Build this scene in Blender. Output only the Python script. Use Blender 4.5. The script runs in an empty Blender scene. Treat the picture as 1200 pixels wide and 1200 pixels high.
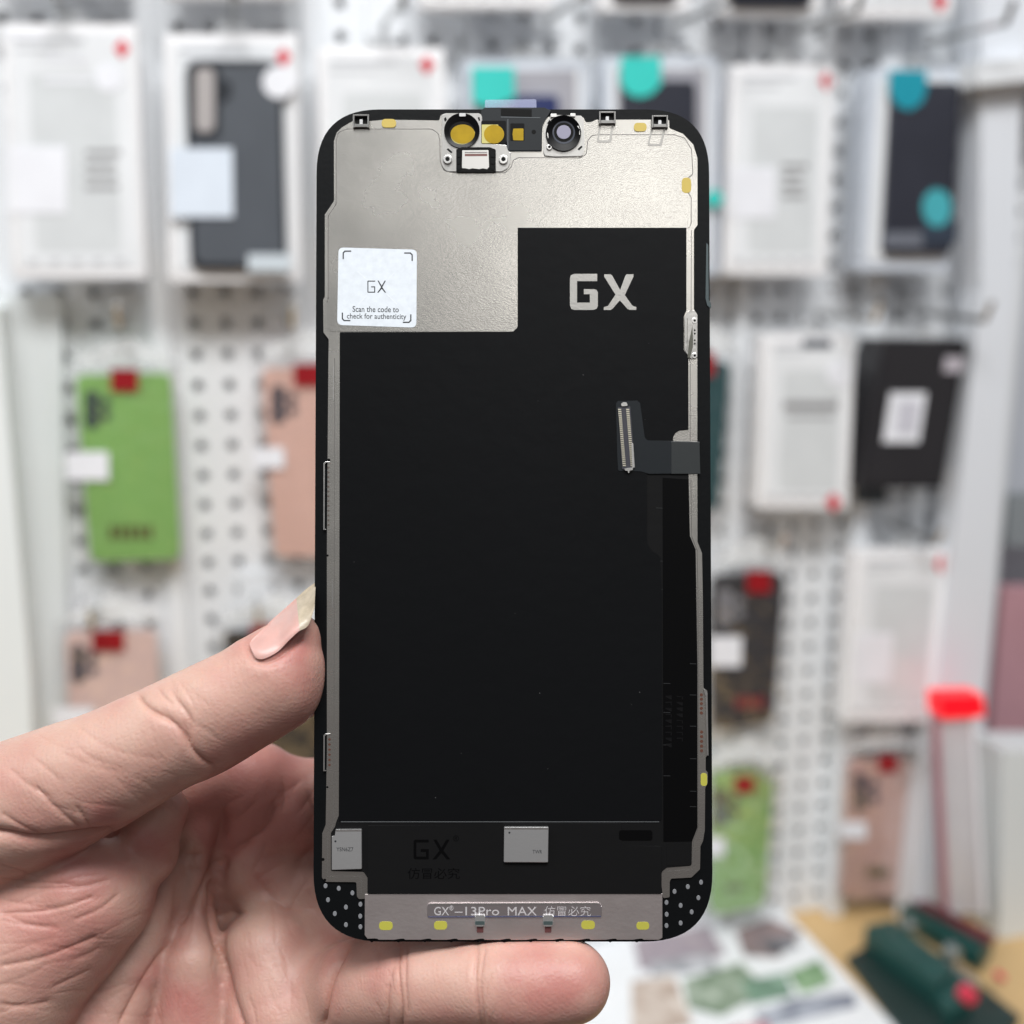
import bpy, bmesh, math, random
import numpy as np
from mathutils import Matrix, Vector
random.seed(7); rng = np.random.default_rng(7)
C = bpy.context.scene.collection
R = math.radians
F = 1294.0                      # focal length in photo pixels (1200 px frame)
TILT, YAW, D = R(11.8), R(14.9), 0.213
CAM_H = 1.55
scene = bpy.context.scene

# ------------------------------------------------------------------ camera
cam_d = bpy.data.cameras.new('camera'); cam = bpy.data.objects.new('camera', cam_d); C.objects.link(cam)
cam.location = (0, 0, CAM_H); cam.rotation_euler = (math.pi/2 - TILT, 0, 0)
cam_d.sensor_width = 36; cam_d.lens = F/1200*36; cam_d.clip_start = .01; cam_d.clip_end = 60
cam_d.dof.use_dof = True; cam_d.dof.focus_distance = D - .001; cam_d.dof.aperture_fstop = 9.5
cam_d.dof.aperture_blades = 0
scene.camera = cam
CM = Matrix.Translation((0, 0, CAM_H)) @ Matrix.Rotation(math.pi/2 - TILT, 4, 'X')
CR = CM.to_3x3()
def raydir(px, py): return CR @ Vector(((px-600)/F, -(py-600)/F, -1))
def hit(px, py, p0, n):
    d = raydir(px, py); o = CM.translation
    return o + d*((p0-o).dot(n)/d.dot(n))

# ------------------------------------------------------------------ materials
def lin(c):
    return tuple((v/255/12.92 if v/255 <= .04045 else ((v/255+.055)/1.055)**2.4) for v in c)
MATS = {}
def mat(name, rgb=None, rough=.5, metal=0, spec=.5, coat=0, alpha=1, noise=0, nscale=20, bump=0, bscale=200, emit=0, trans=0, coatr=.1, var=None, sss=0, linrgb=None, aniso=None):
    if name in MATS: return MATS[name]
    m = bpy.data.materials.new(name); m.use_nodes = True; MATS[name] = m
    nt = m.node_tree; b = nt.nodes['Principled BSDF']
    c = linrgb if linrgb else lin(rgb)
    b.inputs['Base Color'].default_value = (*c, 1); b.inputs['Roughness'].default_value = rough
    b.inputs['Metallic'].default_value = metal; b.inputs['Specular IOR Level'].default_value = spec
    b.inputs['Coat Weight'].default_value = coat; b.inputs['Coat Roughness'].default_value = coatr
    b.inputs['Alpha'].default_value = alpha; b.inputs['Transmission Weight'].default_value = trans
    if emit:
        b.inputs['Emission Color'].default_value = (*c, 1); b.inputs['Emission Strength'].default_value = emit
    tc = nt.nodes.new('ShaderNodeTexCoord')
    n = nt.nodes.new('ShaderNodeTexNoise'); n.inputs['Scale'].default_value = nscale; n.inputs['Detail'].default_value = 5
    nt.links.new(tc.outputs['Object'], n.inputs['Vector'])
    nv = noise if noise else .06
    mx = nt.nodes.new('ShaderNodeMix'); mx.data_type = 'RGBA'
    mx.inputs['A'].default_value = (*[v*(1-nv) for v in c], 1)
    c2 = lin(var) if var else tuple(min(1, v*(1+nv)) for v in c)
    mx.inputs['B'].default_value = (*c2, 1)
    mr = nt.nodes.new('ShaderNodeMapRange'); mr.inputs['From Min'].default_value = .3; mr.inputs['From Max'].default_value = .7
    nt.links.new(n.outputs['Fac'], mr.inputs['Value']); nt.links.new(mr.outputs['Result'], mx.inputs['Factor'])
    nt.links.new(mx.outputs['Result'], b.inputs['Base Color'])
    if bump:
        n2 = nt.nodes.new('ShaderNodeTexNoise'); n2.inputs['Scale'].default_value = bscale; n2.inputs['Detail'].default_value = 3
        if aniso:
            mp = nt.nodes.new('ShaderNodeMapping'); mp.inputs['Scale'].default_value = aniso
            nt.links.new(tc.outputs['Object'], mp.inputs['Vector']); nt.links.new(mp.outputs['Vector'], n2.inputs['Vector'])
        else: nt.links.new(tc.outputs['Object'], n2.inputs['Vector'])
        bp = nt.nodes.new('ShaderNodeBump'); bp.inputs['Strength'].default_value = bump
        bp.inputs['Distance'].default_value = .3/bscale
        nt.links.new(n2.outputs['Fac'], bp.inputs['Height']); nt.links.new(bp.outputs['Normal'], b.inputs['Normal'])
    return m

# ------------------------------------------------------------------ object helpers
def tag(o, label=None, cat=None, group=None, kind=None):
    if label: o['label'] = label
    if cat: o['category'] = cat
    if group: o['group'] = group
    if kind: o['kind'] = kind
    return o
def empty(name, M, label, cat, group=None):
    o = bpy.data.objects.new(name, None); o.empty_display_size = .01; C.objects.link(o); o.matrix_world = M
    return tag(o, label, cat, group)
def link(name, me, material, parent=None, M=None):
    me.materials.clear(); me.materials.append(material)
    o = bpy.data.objects.new(name, me); C.objects.link(o)
    if parent: o.parent = parent
    if M is not None: o.matrix_world = M
    return o
def bm_obj(name, bm, material, parent=None, M=None, smooth=True, recalc=True):
    if recalc: bmesh.ops.recalc_face_normals(bm, faces=bm.faces)
    me = bpy.data.meshes.new(name); bm.to_mesh(me); bm.free()
    if smooth:
        me.shade_smooth(); me.set_sharp_from_angle(angle=R(24))
    return link(name, me, material, parent, M)

def fillet(poly, r, seg=5):
    """round every corner of a 2-D polygon; r scalar or list (units of poly)"""
    out = []; n = len(poly)
    for i in range(n):
        ri = r[i] if isinstance(r, (list, tuple)) else r
        p = Vector(poly[i]); a = Vector(poly[i-1]); b = Vector(poly[(i+1) % n])
        u = a-p; v = b-p
        if ri <= 0 or u.length < 1e-9 or v.length < 1e-9: out.append(tuple(p)); continue
        ang = u.angle(v)
        if ang > math.pi-.06: out.append(tuple(p)); continue
        t = min(ri/math.tan(ang/2), u.length*.49, v.length*.49)
        p1 = p+u.normalized()*t; p2 = p+v.normalized()*t
        for k in range(seg+1):
            s = k/seg
            q = p1*(1-s)**2 + p*2*s*(1-s) + p2*s*s
            out.append(tuple(q))
    return out
def rrect(x0, y0, x1, y1, r, seg=5): return fillet([(x0,y0),(x1,y0),(x1,y1),(x0,y1)], r, seg)
def circ(cx, cy, r, n=28, ry=None): return [(cx+r*math.cos(2*math.pi*k/n), cy+(ry or r)*math.sin(2*math.pi*k/n)) for k in range(n)]

def add_prism(bm, pts, h0, h1, f, bevel=0, seg=2):
    """polygon pts extruded from h0 to h1 through mapping f(x,y,h)->Vector; bevels the top rim"""
    lo = [bm.verts.new(f(x, y, h0)) for x, y in pts]; hi = [bm.verts.new(f(x, y, h1)) for x, y in pts]
    n = len(pts)
    top = bm.faces.new(hi); bm.faces.new(lo[::-1])
    for i in range(n): bm.faces.new((lo[i], lo[(i+1) % n], hi[(i+1) % n], hi[i]))
    if bevel:
        ed = [e for e in top.edges]
        bmesh.ops.bevel(bm, geom=ed, offset=bevel, segments=seg, affect='EDGES', profile=.5, clamp_overlap=True)

# ================================================================== PHONE SCREEN ASSEMBLY
tp = math.atan(.0039/.1607)
PM = CM @ Matrix.Translation(((601-600)/F*(D-.002), -(1103.5-600)/F*(D-.002), -(D-.002))) @ Matrix.Rotation(-tp, 4, 'X')
PMI = PM.inverted(); PN = PM.to_3x3() @ Vector((0, 0, 1))
P0 = PM.translation
def L(px, py, h=0):                       # photo point -> phone-local point at height h (metres) over the frame face
    w = hit(px, py, P0, PN); l = PMI @ w
    return Vector((l.x, l.y, h))
phone = empty('phone_screen', PM, 'replacement phone display assembly seen from its metal and black back, held upright in the hand', 'phone screen')
mm = .001
def part(name, polys, h0, h1, material, parent=phone, bevel=0, smooth=True, seg=2):
    bm = bmesh.new()
    if not isinstance(polys[0], list): polys = [polys]
    for p in polys: add_prism(bm, p, h0*mm, h1*mm, L, bevel*mm, seg)
    return bm_obj(name, bm, material, parent, smooth=False)
def ring(name, outer, inner, h0, h1, material, parent=phone, hi=None):
    """ring between two loops with equal counts; hi = height of inner rim top"""
    bm = bmesh.new(); n = len(outer); hi = h1 if hi is None else hi
    a = [bm.verts.new(L(x, y, h0*mm)) for x, y in outer]; b = [bm.verts.new(L(x, y, h1*mm)) for x, y in outer]
    c = [bm.verts.new(L(x, y, hi*mm)) for x, y in inner]; d = [bm.verts.new(L(x, y, h0*mm)) for x, y in inner]
    for i in range(n):
        j = (i+1) % n
        for p, q in ((a, b), (b, c), (c, d), (d, a)): bm.faces.new((p[i], p[j], q[j], q[i]))
    return bm_obj(name, bm, material, parent)
def text_mesh(body, align='CENTER', offset=0, shear=0):
    cu = bpy.data.curves.new('t', 'FONT'); cu.body = body; cu.extrude = .5; cu.resolution_u = 3; cu.offset = offset
    o = bpy.data.objects.new('t', cu); C.objects.link(o)
    dg = bpy.context.evaluated_depsgraph_get(); me = bpy.data.meshes.new_from_object(o.evaluated_get(dg))
    bpy.data.objects.remove(o); bpy.data.curves.remove(cu)
    return me
def text(name, body, box, h0, h1, material, parent, offset=0, rot=0, f=L, scale_mm=mm):
    """lettering fitted to the photo-pixel box (x0,y0,x1,y1)"""
    me = text_mesh(body, offset=offset); v = np.array([list(q.co) for q in me.vertices])
    mn, mxx = v.min(0), v.max(0); x0, y0, x1, y1 = box
    cx, cy = (x0+x1)/2, (y0+y1)/2
    for q, c in zip(me.vertices, v):
        x = (c[0]-mn[0])/(mxx[0]-mn[0])*(x1-x0)+x0; y = y1-(c[1]-mn[1])/(mxx[1]-mn[1])*(y1-y0)
        if rot:
            dx, dy = x-cx, y-cy; x = cx+dx*math.cos(rot)-dy*math.sin(rot); y = cy+dx*math.sin(rot)+dy*math.cos(rot)
        q.co = f(x, y, (h1 if c[2] > 0 else h0)*scale_mm)
    return link(name, me, material, parent)

blk_frame = mat('frame_black', linrgb=(.003,.0035,.004), rough=.4, spec=.14, bump=.1, bscale=900)
blk_soft = mat('film_black', linrgb=(.0055,.0055,.0058), rough=.5, spec=.12, bump=.05, bscale=260)
blk_gloss = mat('flex_black_gloss', linrgb=(.0018,.0018,.002), rough=.4, spec=.08)
blk_deep = mat('recess_black', linrgb=(.002,.002,.002), rough=.5, spec=.12)
blk_flex = mat('flex_grey', linrgb=(.007,.0095,.012), rough=.42, spec=.3)
steel = mat('steel_plate', linrgb=(.58,.56,.52), rough=.27, metal=1, noise=.05, nscale=90, bump=.22, bscale=3600, aniso=(.7,1.5,1))
steel2 = mat('steel_shield', linrgb=(.58,.56,.52), rough=.26, metal=1, noise=.05, nscale=60, bump=.22, bscale=3200, aniso=(.6,1.6,1))
steel_b = mat('steel_bright', linrgb=(.66,.65,.63), rough=.3, metal=1, bump=.1, bscale=900)
steel_l = mat('steel_low', linrgb=(.72,.655,.64), rough=.42, metal=1, noise=.05, nscale=70, bump=.12, bscale=1500)
nickel = mat('nickel_can', linrgb=(.46,.46,.46), rough=.42, metal=.8, bump=.05, bscale=1500)
gold = mat('gold_film', linrgb=(.36,.235,.006), rough=.6, metal=0, spec=.2, noise=.1, nscale=500)
goldlight = mat('gold_tape_edge', linrgb=(.52,.47,.15), rough=.5)
gold_pin = mat('gold_pin', linrgb=(.88,.83,.68), rough=.3, metal=1)
white_st = mat('sticker_white', rgb=(212,218,224), rough=.5, noise=.05, nscale=900, spec=.4)
ink = mat('ink_black', linrgb=(.015,.017,.02), rough=.5)
ink_grey = mat('ink_faint', rgb=(219,224,229), rough=.5)
emb = mat('embossed_black', linrgb=(.0018,.0018,.002), rough=.6, spec=.04)
def wavy(m, sc, dist, smudge=.06):
    nt = m.node_tree; b = nt.nodes['Principled BSDF']; old = b.inputs['Normal'].links[0].from_node
    tc = nt.nodes.new('ShaderNodeTexCoord'); n = nt.nodes.new('ShaderNodeTexNoise'); n.inputs['Scale'].default_value = sc; n.inputs['Detail'].default_value = 2
    mp = nt.nodes.new('ShaderNodeMapping'); mp.inputs['Scale'].default_value = (1.6, .35, 1); nt.links.new(tc.outputs['Object'], mp.inputs['Vector']); nt.links.new(mp.outputs['Vector'], n.inputs['Vector'])
    bp = nt.nodes.new('ShaderNodeBump'); bp.inputs['Distance'].default_value = dist; nt.links.new(n.outputs['Fac'], bp.inputs['Height']); nt.links.new(bp.outputs['Normal'], old.inputs['Normal'])
    mr = nt.nodes.new('ShaderNodeMapRange'); mr.inputs['From Min'].default_value = .35; mr.inputs['From Max'].default_value = .65; r = b.inputs['Roughness'].default_value
    mr.inputs['To Min'].default_value = r-smudge; mr.inputs['To Max'].default_value = r+smudge
    n2 = nt.nodes.new('ShaderNodeTexNoise'); n2.inputs['Scale'].default_value = sc*1.7; n2.inputs['Detail'].default_value = 5; nt.links.new(tc.outputs['Object'], n2.inputs['Vector'])
    nt.links.new(n2.outputs['Fac'], mr.inputs['Value']); nt.links.new(mr.outputs['Result'], b.inputs['Roughness'])
wavy(steel, 60, .00008, .015); wavy(steel2, 40, .00005, .02); wavy(steel_l, 60, .0001, .02)
lens_m = mat('lens_mauve', linrgb=(.26,.25,.33), rough=.3, coat=.2)
copper = mat('copper_contact', linrgb=(.11,.045,.03), rough=.5, metal=.3)
pad_grey = mat('solder_pad', linrgb=(.34,.35,.37), rough=.45, metal=.6)
engrave = mat('engraved_light', linrgb=(.72,.70,.71), rough=.5, metal=.6)

# --- black outer body (glass + rim)
body = fillet([(371,128.2),(831,128.2),(835.3,1103.5),(367,1103.5)], 0)
def bigcorner(poly, r, seg=14):
    return fillet(poly, r, seg)
body = bigcorner([(371.3,128.2),(830.7,128.2),(835.3,1103.5),(367,1103.5)], [74,74,80,80])
part('back_frame', body, -2.2, 0, blk_frame, bevel=.45, seg=3)
glass = bigcorner([(372.5,129.4),(829.5,129.4),(834,1102.3),(368.2,1102.3)], [74,74,80,80])
part('front_glass', glass, -2.9, -2.2, mat('glass_black', linrgb=(.004,.004,.005), rough=.06, coat=1))
# side sliver on the right edge
part('side_lip', fillet([(827.5,284),(829.8,288),(830.4,352),(833.2,356),(833,362),(828.5,358),(826.6,350)], 1), -1.2, .22, mat('lip_teal', linrgb=(.03,.05,.055), rough=.2), bevel=.06)

# --- base plate of thin steel
plate = [(401,150),(413,143),(435,142.5),(452,141),(515,142),(516.5,135.5),(523,134.5),(563,134.5),(566,137),(566,178),
 (634,178.5),(636,146),(642,138),(651,135.5),(680,136.5),(684,139),(686,144),(692,144),(699,141),(784,141),(784,151),(800,157.5),
 (812,170),(817,186),(817,264.5),(812.8,270),(812.8,363),(816.3,368),(816.8,415),(816.8,518),(817,635),(822.3,648),(823.3,700),(824,806),(828.5,809),
 (829.3,884),(826.6,887),(826.6,902),(829,905),(829,917),(826,923),(825.6,972),(823.5,985),(820.5,991),(820,1018),(810,1027.7),
 (786,1029),(784.5,1033),(784.5,1051),(776.5,1052),(774.9,1035),(774.9,1046.4),(431,1046.4),(429.5,1052.5),(421,1053),(418.5,1050),
 (418,1033),(382,1032.8),(377.6,1028),(378,976),(382,966),(383.4,880),(383.4,640),(385.2,420),(385.6,398),(379.4,390),(379,352),(381,348),
 (381,252),(391.8,236),(391.6,166),(395,156)]
part('base_plate', fillet(plate, 2.2, 3), 0.0, .32, steel, bevel=.1)
# inner shield plate (top area) laid on the base plate
shield = [(394.4,165),(397,156),(407,152.2),(506,152.2),(513.5,157),(515.5,165),(516,190),(520,200.5),(533,203.5),(592,203.5),(599,197),(601.5,188.5),(608,185.6),
 (680,186),(687,181.5),(688.5,166),(693,160),(701,158.8),(790,158.8),(802,163),(810,176),(811.6,205),(806,209),(805.5,226),(809.5,232),(809.5,262),(808,268),(606.6,268),(606.6,389),
 (388,389),(383.6,384),(383.6,354),(385,350),(385,254),(394.4,240)]
part('shield_plate', fillet(shield, 5, 5), .28, .44, steel2, bevel=.07)
def seam_line(pts, t, h0, h1, name, m):
    bm = bmesh.new()
    for a, b in zip(pts[:-1], pts[1:]):
        d = Vector((b[0]-a[0], b[1]-a[1])); l = d.length
        if l < 1e-6: continue
        n = Vector((-d.y, d.x))/l*t/2; e = d/l*t*.3
        add_prism(bm, [(a[0]+n.x-e.x,a[1]+n.y-e.y),(b[0]+n.x+e.x,b[1]+n.y+e.y),(b[0]-n.x+e.x,b[1]-n.y+e.y),(a[0]-n.x-e.x,a[1]-n.y-e.y)], h0*mm, h1*mm, L)
    return bm_obj(name, bm, m, phone, smooth=False)
shf = fillet(shield, 5, 5)
shf = [p for p in shf if not (p[1] > 266 and p[0] > 600) and not (p[1] > 380)]
k0 = max(range(len(shf)), key=lambda k: (Vector(shf[k])-Vector(shf[k-1])).length if True else 0)
shf = shf[k0:]+shf[:k0]
seam_line(shf, .9, .40, .452, 'shield_seam', mat('seam_dark', linrgb=(.16,.15,.14), rough=.5, metal=.6))
# groove line down the right strip and left strip
SM = mat('seam_dark')
for seam_poly in ([[(809.6,270),(810.3,270),(809.9,365),(805.3,372),(804.6,414),(808.9,424),(808.9,517),(808.1,517),(808.1,424),(803.9,415),(804.6,371),(809.2,364)],
  [(809,562),(809.8,562),(810.6,628),(817,645),(818.2,700),(819,968),(812.8,986),(812,1019),(782,1021),(781.2,1020),(811.2,1018.2),(812,985.5),(818,967.5),(817.2,700),(816.2,645.5),(809.8,628.5)],
  [(392.2,420),(392.9,420),(391.9,965),(384.7,977),(384.4,1026),(421.5,1026),(424,1028),(424,1046),(423.2,1046),(423.2,1028.5),(421,1026.8),(383.6,1026.8),(384,976.5),(391.2,964.5)]]):
    part('seam', seam_poly, .3, .335, SM)
part('raised_edge', [[(389.5,680),(390.3,680),(390.3,712),(389.5,712)],[(390.8,430),(391.6,430),(391.4,470),(390.6,470)],[(398.2,520),(398.6,520),(398,940),(397.6,940)]], .3, .42, steel_b)

# --- black films
film = [(606.6,267.6),(804,267.6),(804,364.5),(800.8,371.5),(800.8,411.5),(806.2,418),(806.4,504),(795.5,504.6),(788.5,510),(788,518),(806.6,519),(806.6,561),
 (808,628),(814.8,644),(815.6,700),(816.9,780),(816.9,969),(810.5,985.5),(810,1013.8),(781,1016),(774.9,1021),(774.9,1046.8),(431,1046.8),(431,1027.5),(426.5,1020.8),
 (388.3,1020),(388.3,975.5),(393,968),(394.6,962),(397.4,955),(397.8,860),(398.6,389.6),(601,389.4),(606.6,384)]
part('black_film', fillet(film, [0]*7+[0,8,3,0]+[1.5]*6+[3]*4+[4,0,0,6,5,2,2,2,1,1,0,0,4,4][:0]+[2]*(len(film)-21), 4) , .30, .50, blk_soft, bevel=.04)
padf = [(606.8,267.8),(803.8,267.8),(803.8,364),(800.6,371),(800.6,411),(805.8,418.4),(805.8,503.6),(795,504.2),(788,510),(787.5,519),(760,520),(757.5,556),(757.5,636),(763,645),(773,652),(775,700),(775,958),(772,961.4),(398,961.4),(398,860),(399,389.8),(601,389.6),(606.8,384)]
part('battery_film', fillet(padf, 1.5, 3), .48, .66, mat('film_upper', linrgb=(.0035,.0038,.0044), rough=.38, spec=.12, bump=.05, bscale=260), bevel=.07)
part('lower_film', fillet([(431.3,966.5),(589,966.5),(589,963.5),(728,963.5),(728,990),(774.6,990.6),(774.6,1046.6),(431.3,1046.6)], 1.2, 3), .48, .58, blk_soft, bevel=.04)
part('flex_strip', fillet([(776,560),(806,562),(807.6,629),(814.3,645),(815,700),(816.2,780),(816.2,968.6),(810,985),(777,985.6)], 1), .49, .545, blk_gloss)
part('film_edge_highlight', [[(400,961.7),(772,961.7),(772,962.5),(400,962.5)]], .5, .63, mat('film_highlight_grey', linrgb=(.10,.105,.11), rough=.3))  # lighter grey strip paints the specular line along the film's lower edge
part('flex_window', rrect(725,972,764,983.6,3), .56, .60, blk_gloss)
part('flex_patch', rrect(781,987.4,808.6,1013.4,1), .5, .56, blk_soft, bevel=.03)
# faint ticks and embossed print on the flex strip
ticks = []
for y in (800,834,872,908): ticks.append([(777,y),(785,y+.2),(785,y+.9),(777,y+.7)])
for y in (777,813.5,850,888,926,944): ticks.append([(808,y),(815.5,y+.2),(815.5,y+.9),(808,y+.7)])
for y in (595,657,690): ticks.append([(768,y),(776,y+.2),(776,y+.9),(768,y+.7)])
part('flex_tick', ticks, .54, .56, mat('tick_grey', linrgb=(.016,.017,.018), rough=.4))
emb2 = mat('flex_print', linrgb=(.0026,.0026,.003), rough=.6, spec=.14)
rq = random.Random(3); marks = []
for cx_, n_ in ((783, 9), (796, 8)):
    for k in range(n_):
        y_ = 815+k*7
        marks += [[(cx_-3.6,y_),(cx_+3.6,y_+rq.uniform(-1,1)),(cx_+3.6,y_+1.1),(cx_-3.6,y_+1.1)], [(cx_+rq.choice((-3.6,2.6)),y_+1.3),(cx_+3.6,y_+1.3),(cx_+3.6,y_+4.2),(cx_+2.6,y_+4.2)]]
part('flex_print', marks, .545, .565, emb2)['kind'] = 'stuff'      # worn print, unreadable in the photograph

# --- big GX lettering left bare in the film
def zpt(pts, ox=600, oy=110, s=3.87): return [(ox+x/s, oy+y/s) for x, y in pts]
Gp = zpt([(385,820),(282,820),(266,826),(262,842),(262,962),(268,978),(282,983),(368,983),(382,978),(388,965),(388,904),(383,893),(372,889),(325,889),(325,912),(352,912),(352,950),(294,950),(294,853),(385,853)])
Xp = zpt([(417,822),(446,822),(453,828),(489,893),(512,830),(518,822),(549,822),(549,832),(510,916),(541,960),(548,966),(562,970),(562,983),(532,983),(521,977),(488,940),(455,977),(446,983),(415,983),(415,971),(434,965),(468,914),(417,833)])
part('logo_lettering', [Gp, Xp], .55, .675, mat('logo_steel', linrgb=(.44,.43,.41), rough=.3, metal=1, bump=.25, bscale=2500), bevel=0)
# --- faint lower GX with characters
def gxthin(x0, y0, w, h, t):
    G = [(x0+w*.42,y0),(x0+t*.5,y0),(x0,y0+t*.5),(x0,y0+h-t*.5),(x0+t*.5,y0+h),(x0+w*.42,y0+h),(x0+w*.42,y0+h*.48),(x0+w*.2,y0+h*.48),(x0+w*.2,y0+h*.48+t),(x0+w*.42-t,y0+h*.48+t),(x0+w*.42-t,y0+h-t),(x0+t,y0+h-t),(x0+t,y0+t),(x0+w*.42,y0+t)]
    a, b = x0+w*.55, x0+w; m = (a+b)/2
    X = [(a,y0),(a+t*1.2,y0),(m,y0+h*.42),(b-t*1.2,y0),(b,y0),(m+t*.7,y0+h*.55),(b+t*.3,y0+h),(b-t,y0+h),(m,y0+h*.68),(a+t,y0+h),(a-t*.3,y0+h),(m-t*.7,y0+h*.55)]
    return [G, X]
part('faint_logo', gxthin(485,983,42,23,3.2), .575, .60, emb)
text('faint_mark', '®', (531,978,538,985), .575, .60, emb, phone)
text('faint_characters', '仿冒必究', (478,1016,539,1029), .575, .60, emb, phone)

# --- sticker
st_rot = R(1.2)
stc = [(397.2,290.8),(488.8,293.4),(488.2,384.6),(395.6,381.4)]
sticker = part('sticker', fillet(stc, 6, 5), .44, .52, white_st, bevel=.03)
def bracket(x, y, sx, sy, a=10, t=1.4):
    return [(x,y+sy*a),(x,y+sy*2.5),(x+sx*2.5,y),(x+sx*a,y),(x+sx*a,y+sy*t),(x+sx*3.2,y+sy*t),(x+sx*t,y+sy*3.2),(x+sx*t,y+sy*a)]
part('corner_mark', [bracket(402,294.4,1,1), bracket(484,296.6,-1,1), bracket(401,377,1,-1), bracket(482.4,379,-1,-1)], .52, .54, ink, sticker)
part('printed_logo', gxthin(431,329.6,21.5,14,1.1), .52, .54, ink, sticker)
text('printed_text', 'Scan the code to', (413.6,359.6,467.6,366.4), .52, .54, ink, sticker, rot=R(.6), offset=.004)
text('printed_text', 'check for authenticity', (407,368,476.4,376.2), .52, .54, ink, sticker, rot=R(.6), offset=.004)
part('faint_cross', [[(419,319),(420,318.6),(432,329),(431.2,329.6)],[(454,329),(462,320),(462.8,320.6),(454.6,329.8)],[(430,346),(431,346.8),(421,358),(420.2,357)],[(453.6,346),(454.4,345.4),(466,357),(465.2,357.8)]], .52, .53, ink_grey, sticker)

# --- yellow tape dots
def pill(cx, cy, w, h): return rrect(cx-w/2, cy-h/2, cx+w/2, cy+h/2, min(w, h)/2, 6)
yell = mat('tape_yellow', linrgb=(.52,.39,.08), rough=.5); yell2 = mat('tape_yellow_low', linrgb=(.40,.38,.055), rough=.5)
for cx, cy, w, h, m in ((456,145.5,17,10,yell),(750,150,15,10,yell),(804,218,11,18,yell),(824.5,913,7.5,15,yell2),
        (452.5,1084,16,10,yell2),(516.5,1083.5,15.5,10,yell2),(689,1083,16,10,yell2),(753,1084,15,9,yell2)):
    hb = .44 if cy < 300 else (.34 if cx > 800 else .37)
    part('yellow_tape', pill(cx, cy, w, h), hb-.05, hb+.06, m)

# --- upper black flex bridge between the camera windows
part('sensor_bridge', fillet([(564,130.5),(568,127.5),(638,127.5),(646,131),(640,140),(635.2,150),(635,178),(594.5,178),(594,166),(564,166)], 1.5, 3), .1, .62, blk_flex, bevel=.08)
part('bridge_slot', [[(587,128.8),(623,129.6),(623,138.4),(587,137)]], .6, .66, blk_deep)
part('bridge_fold', [[(587,138.2),(633,139),(633,139.7),(587,139)],[(594.8,141),(595.6,141),(595.6,176),(594.8,176)]], .6, .65, mat('fold_line', linrgb=(.09,.10,.11), rough=.4))
part('pull_tab', fillet([(568.3,117),(628.4,116.3),(628.8,129.5),(568.3,129.5)], 1.6, 3), -.1, .05, mat('tab_clear', rgb=(190,195,225), rough=.25, alpha=.3), bevel=.02)
# recess windows with gold film
part('sensor_window', [rrect(598,146,614.5,166.5,1.5), circ(625.5,156,2.6,14)], .60, .64, blk_deep)
part('gold_window', fillet([(601.5,152.2),(613.4,152),(613.4,166),(601.5,165.8),(600.6,159)], 1), .63, .67, gold)
# camera bracket left
part('window_bracket', fillet([(518,135.6),(523,134),(562,134.2),(565,137),(565.4,170.4),(594,171),(594.6,178.5),(599,179.5),(598,192),(594,199),(588,202),(524,202),(519,197),(517.6,190)], 2, 3), .40, .62, mat('bracket_steel', linrgb=(.50,.49,.47), rough=.3, metal=1, bump=.1, bscale=900), bevel=.1)
part('window_well', circ(541.5,154.5,20.4,36,19.8), .60, .66, blk_deep)
ring('window_rim', circ(541.5,155,20.8,40,20.4), circ(541.5,157,15.2,40,13.6), .5, .95, mat('rim_black', linrgb=(.0015,.0015,.002), rough=.3, spec=.12), hi=.70)
part('well_notch', rrect(538.4,134.8,546,138.6,1), .7, 1.0, nickel)
part('gold_window', circ(542.4,158.6,14.2,36,11.2), .66, .70, gold)
part('gold_window_edge', circ(542.8,159.8,14.4,36,11.6), .655, .675, goldlight)
part('square_well', rrect(564,143,593,170,2), .60, .66, blk_deep)
part('gold_window_edge', rrect(564.6,147.5,584,169.4,1), .66, .68, goldlight)
part('gold_window', circ(579,158.8,11.8,30,11), .67, .71, gold)
# connector socket under the left bracket
sock = part('flex_socket', fillet([(535,177),(541,174.5),(574,174.5),(581,177),(581,203.5),(535,203.5)], 1.5), .6, .95, blk_deep, bevel=.08)
part('socket_plate', fillet([(542,178.2),(572.5,178),(573.3,197.5),(571,200.2),(566,199.2),(562,200.2),(554,199.2),(550,200.2),(546,199.2),(541.6,199)], .8), .9, 1.0, mat('socket_light', linrgb=(.60,.585,.56), rough=.35, metal=1), sock, bevel=.03)
part('socket_slot', [[(545,182.4),(571,182.2),(571,185),(545,185.2)]], 1.0, 1.02, mat('slot_red', linrgb=(.16,.07,.06), rough=.5), sock)
part('socket_slot', [[(545,180.4),(571,180.2),(571,181),(545,181.2)]], 1.0, 1.02, mat('slot_dark', linrgb=(.07,.06,.06), rough=.5), sock)
for sx in (537.5, 577.5):
    part('socket_clip', [rrect(sx-2.2,180,sx+2.2,186,1), rrect(sx-2.2,188,sx+2.2,194,1), rrect(sx-2.2,196,sx+2.2,201,1)], .94, 1.05, blk_frame, sock, bevel=.03)
def screw(cx, cy, r, h, base=.6):
    s = part('screw_boss', circ(cx, cy, r, 24), base, base+h, mat('boss_steel', linrgb=(.74,.73,.71), rough=.25, metal=1), bevel=.12)
    part('boss_hole', circ(cx, cy-.3, r*.48, 18), base+h-.01, base+h+.012, blk_deep, s)
screw(524.8,188.8,5.4,.5); screw(590,189,5.4,.5)
part('bracket_slot', [[(523.5,176.5),(525.5,175),(530.5,179.5),(529,181)],[(520.5,140.5),(522.5,138.6),(524,142),(521.6,144.4)],[(560,139),(562,138.6),(563,143),(561,143)]], .6, .64, blk_frame)
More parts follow.
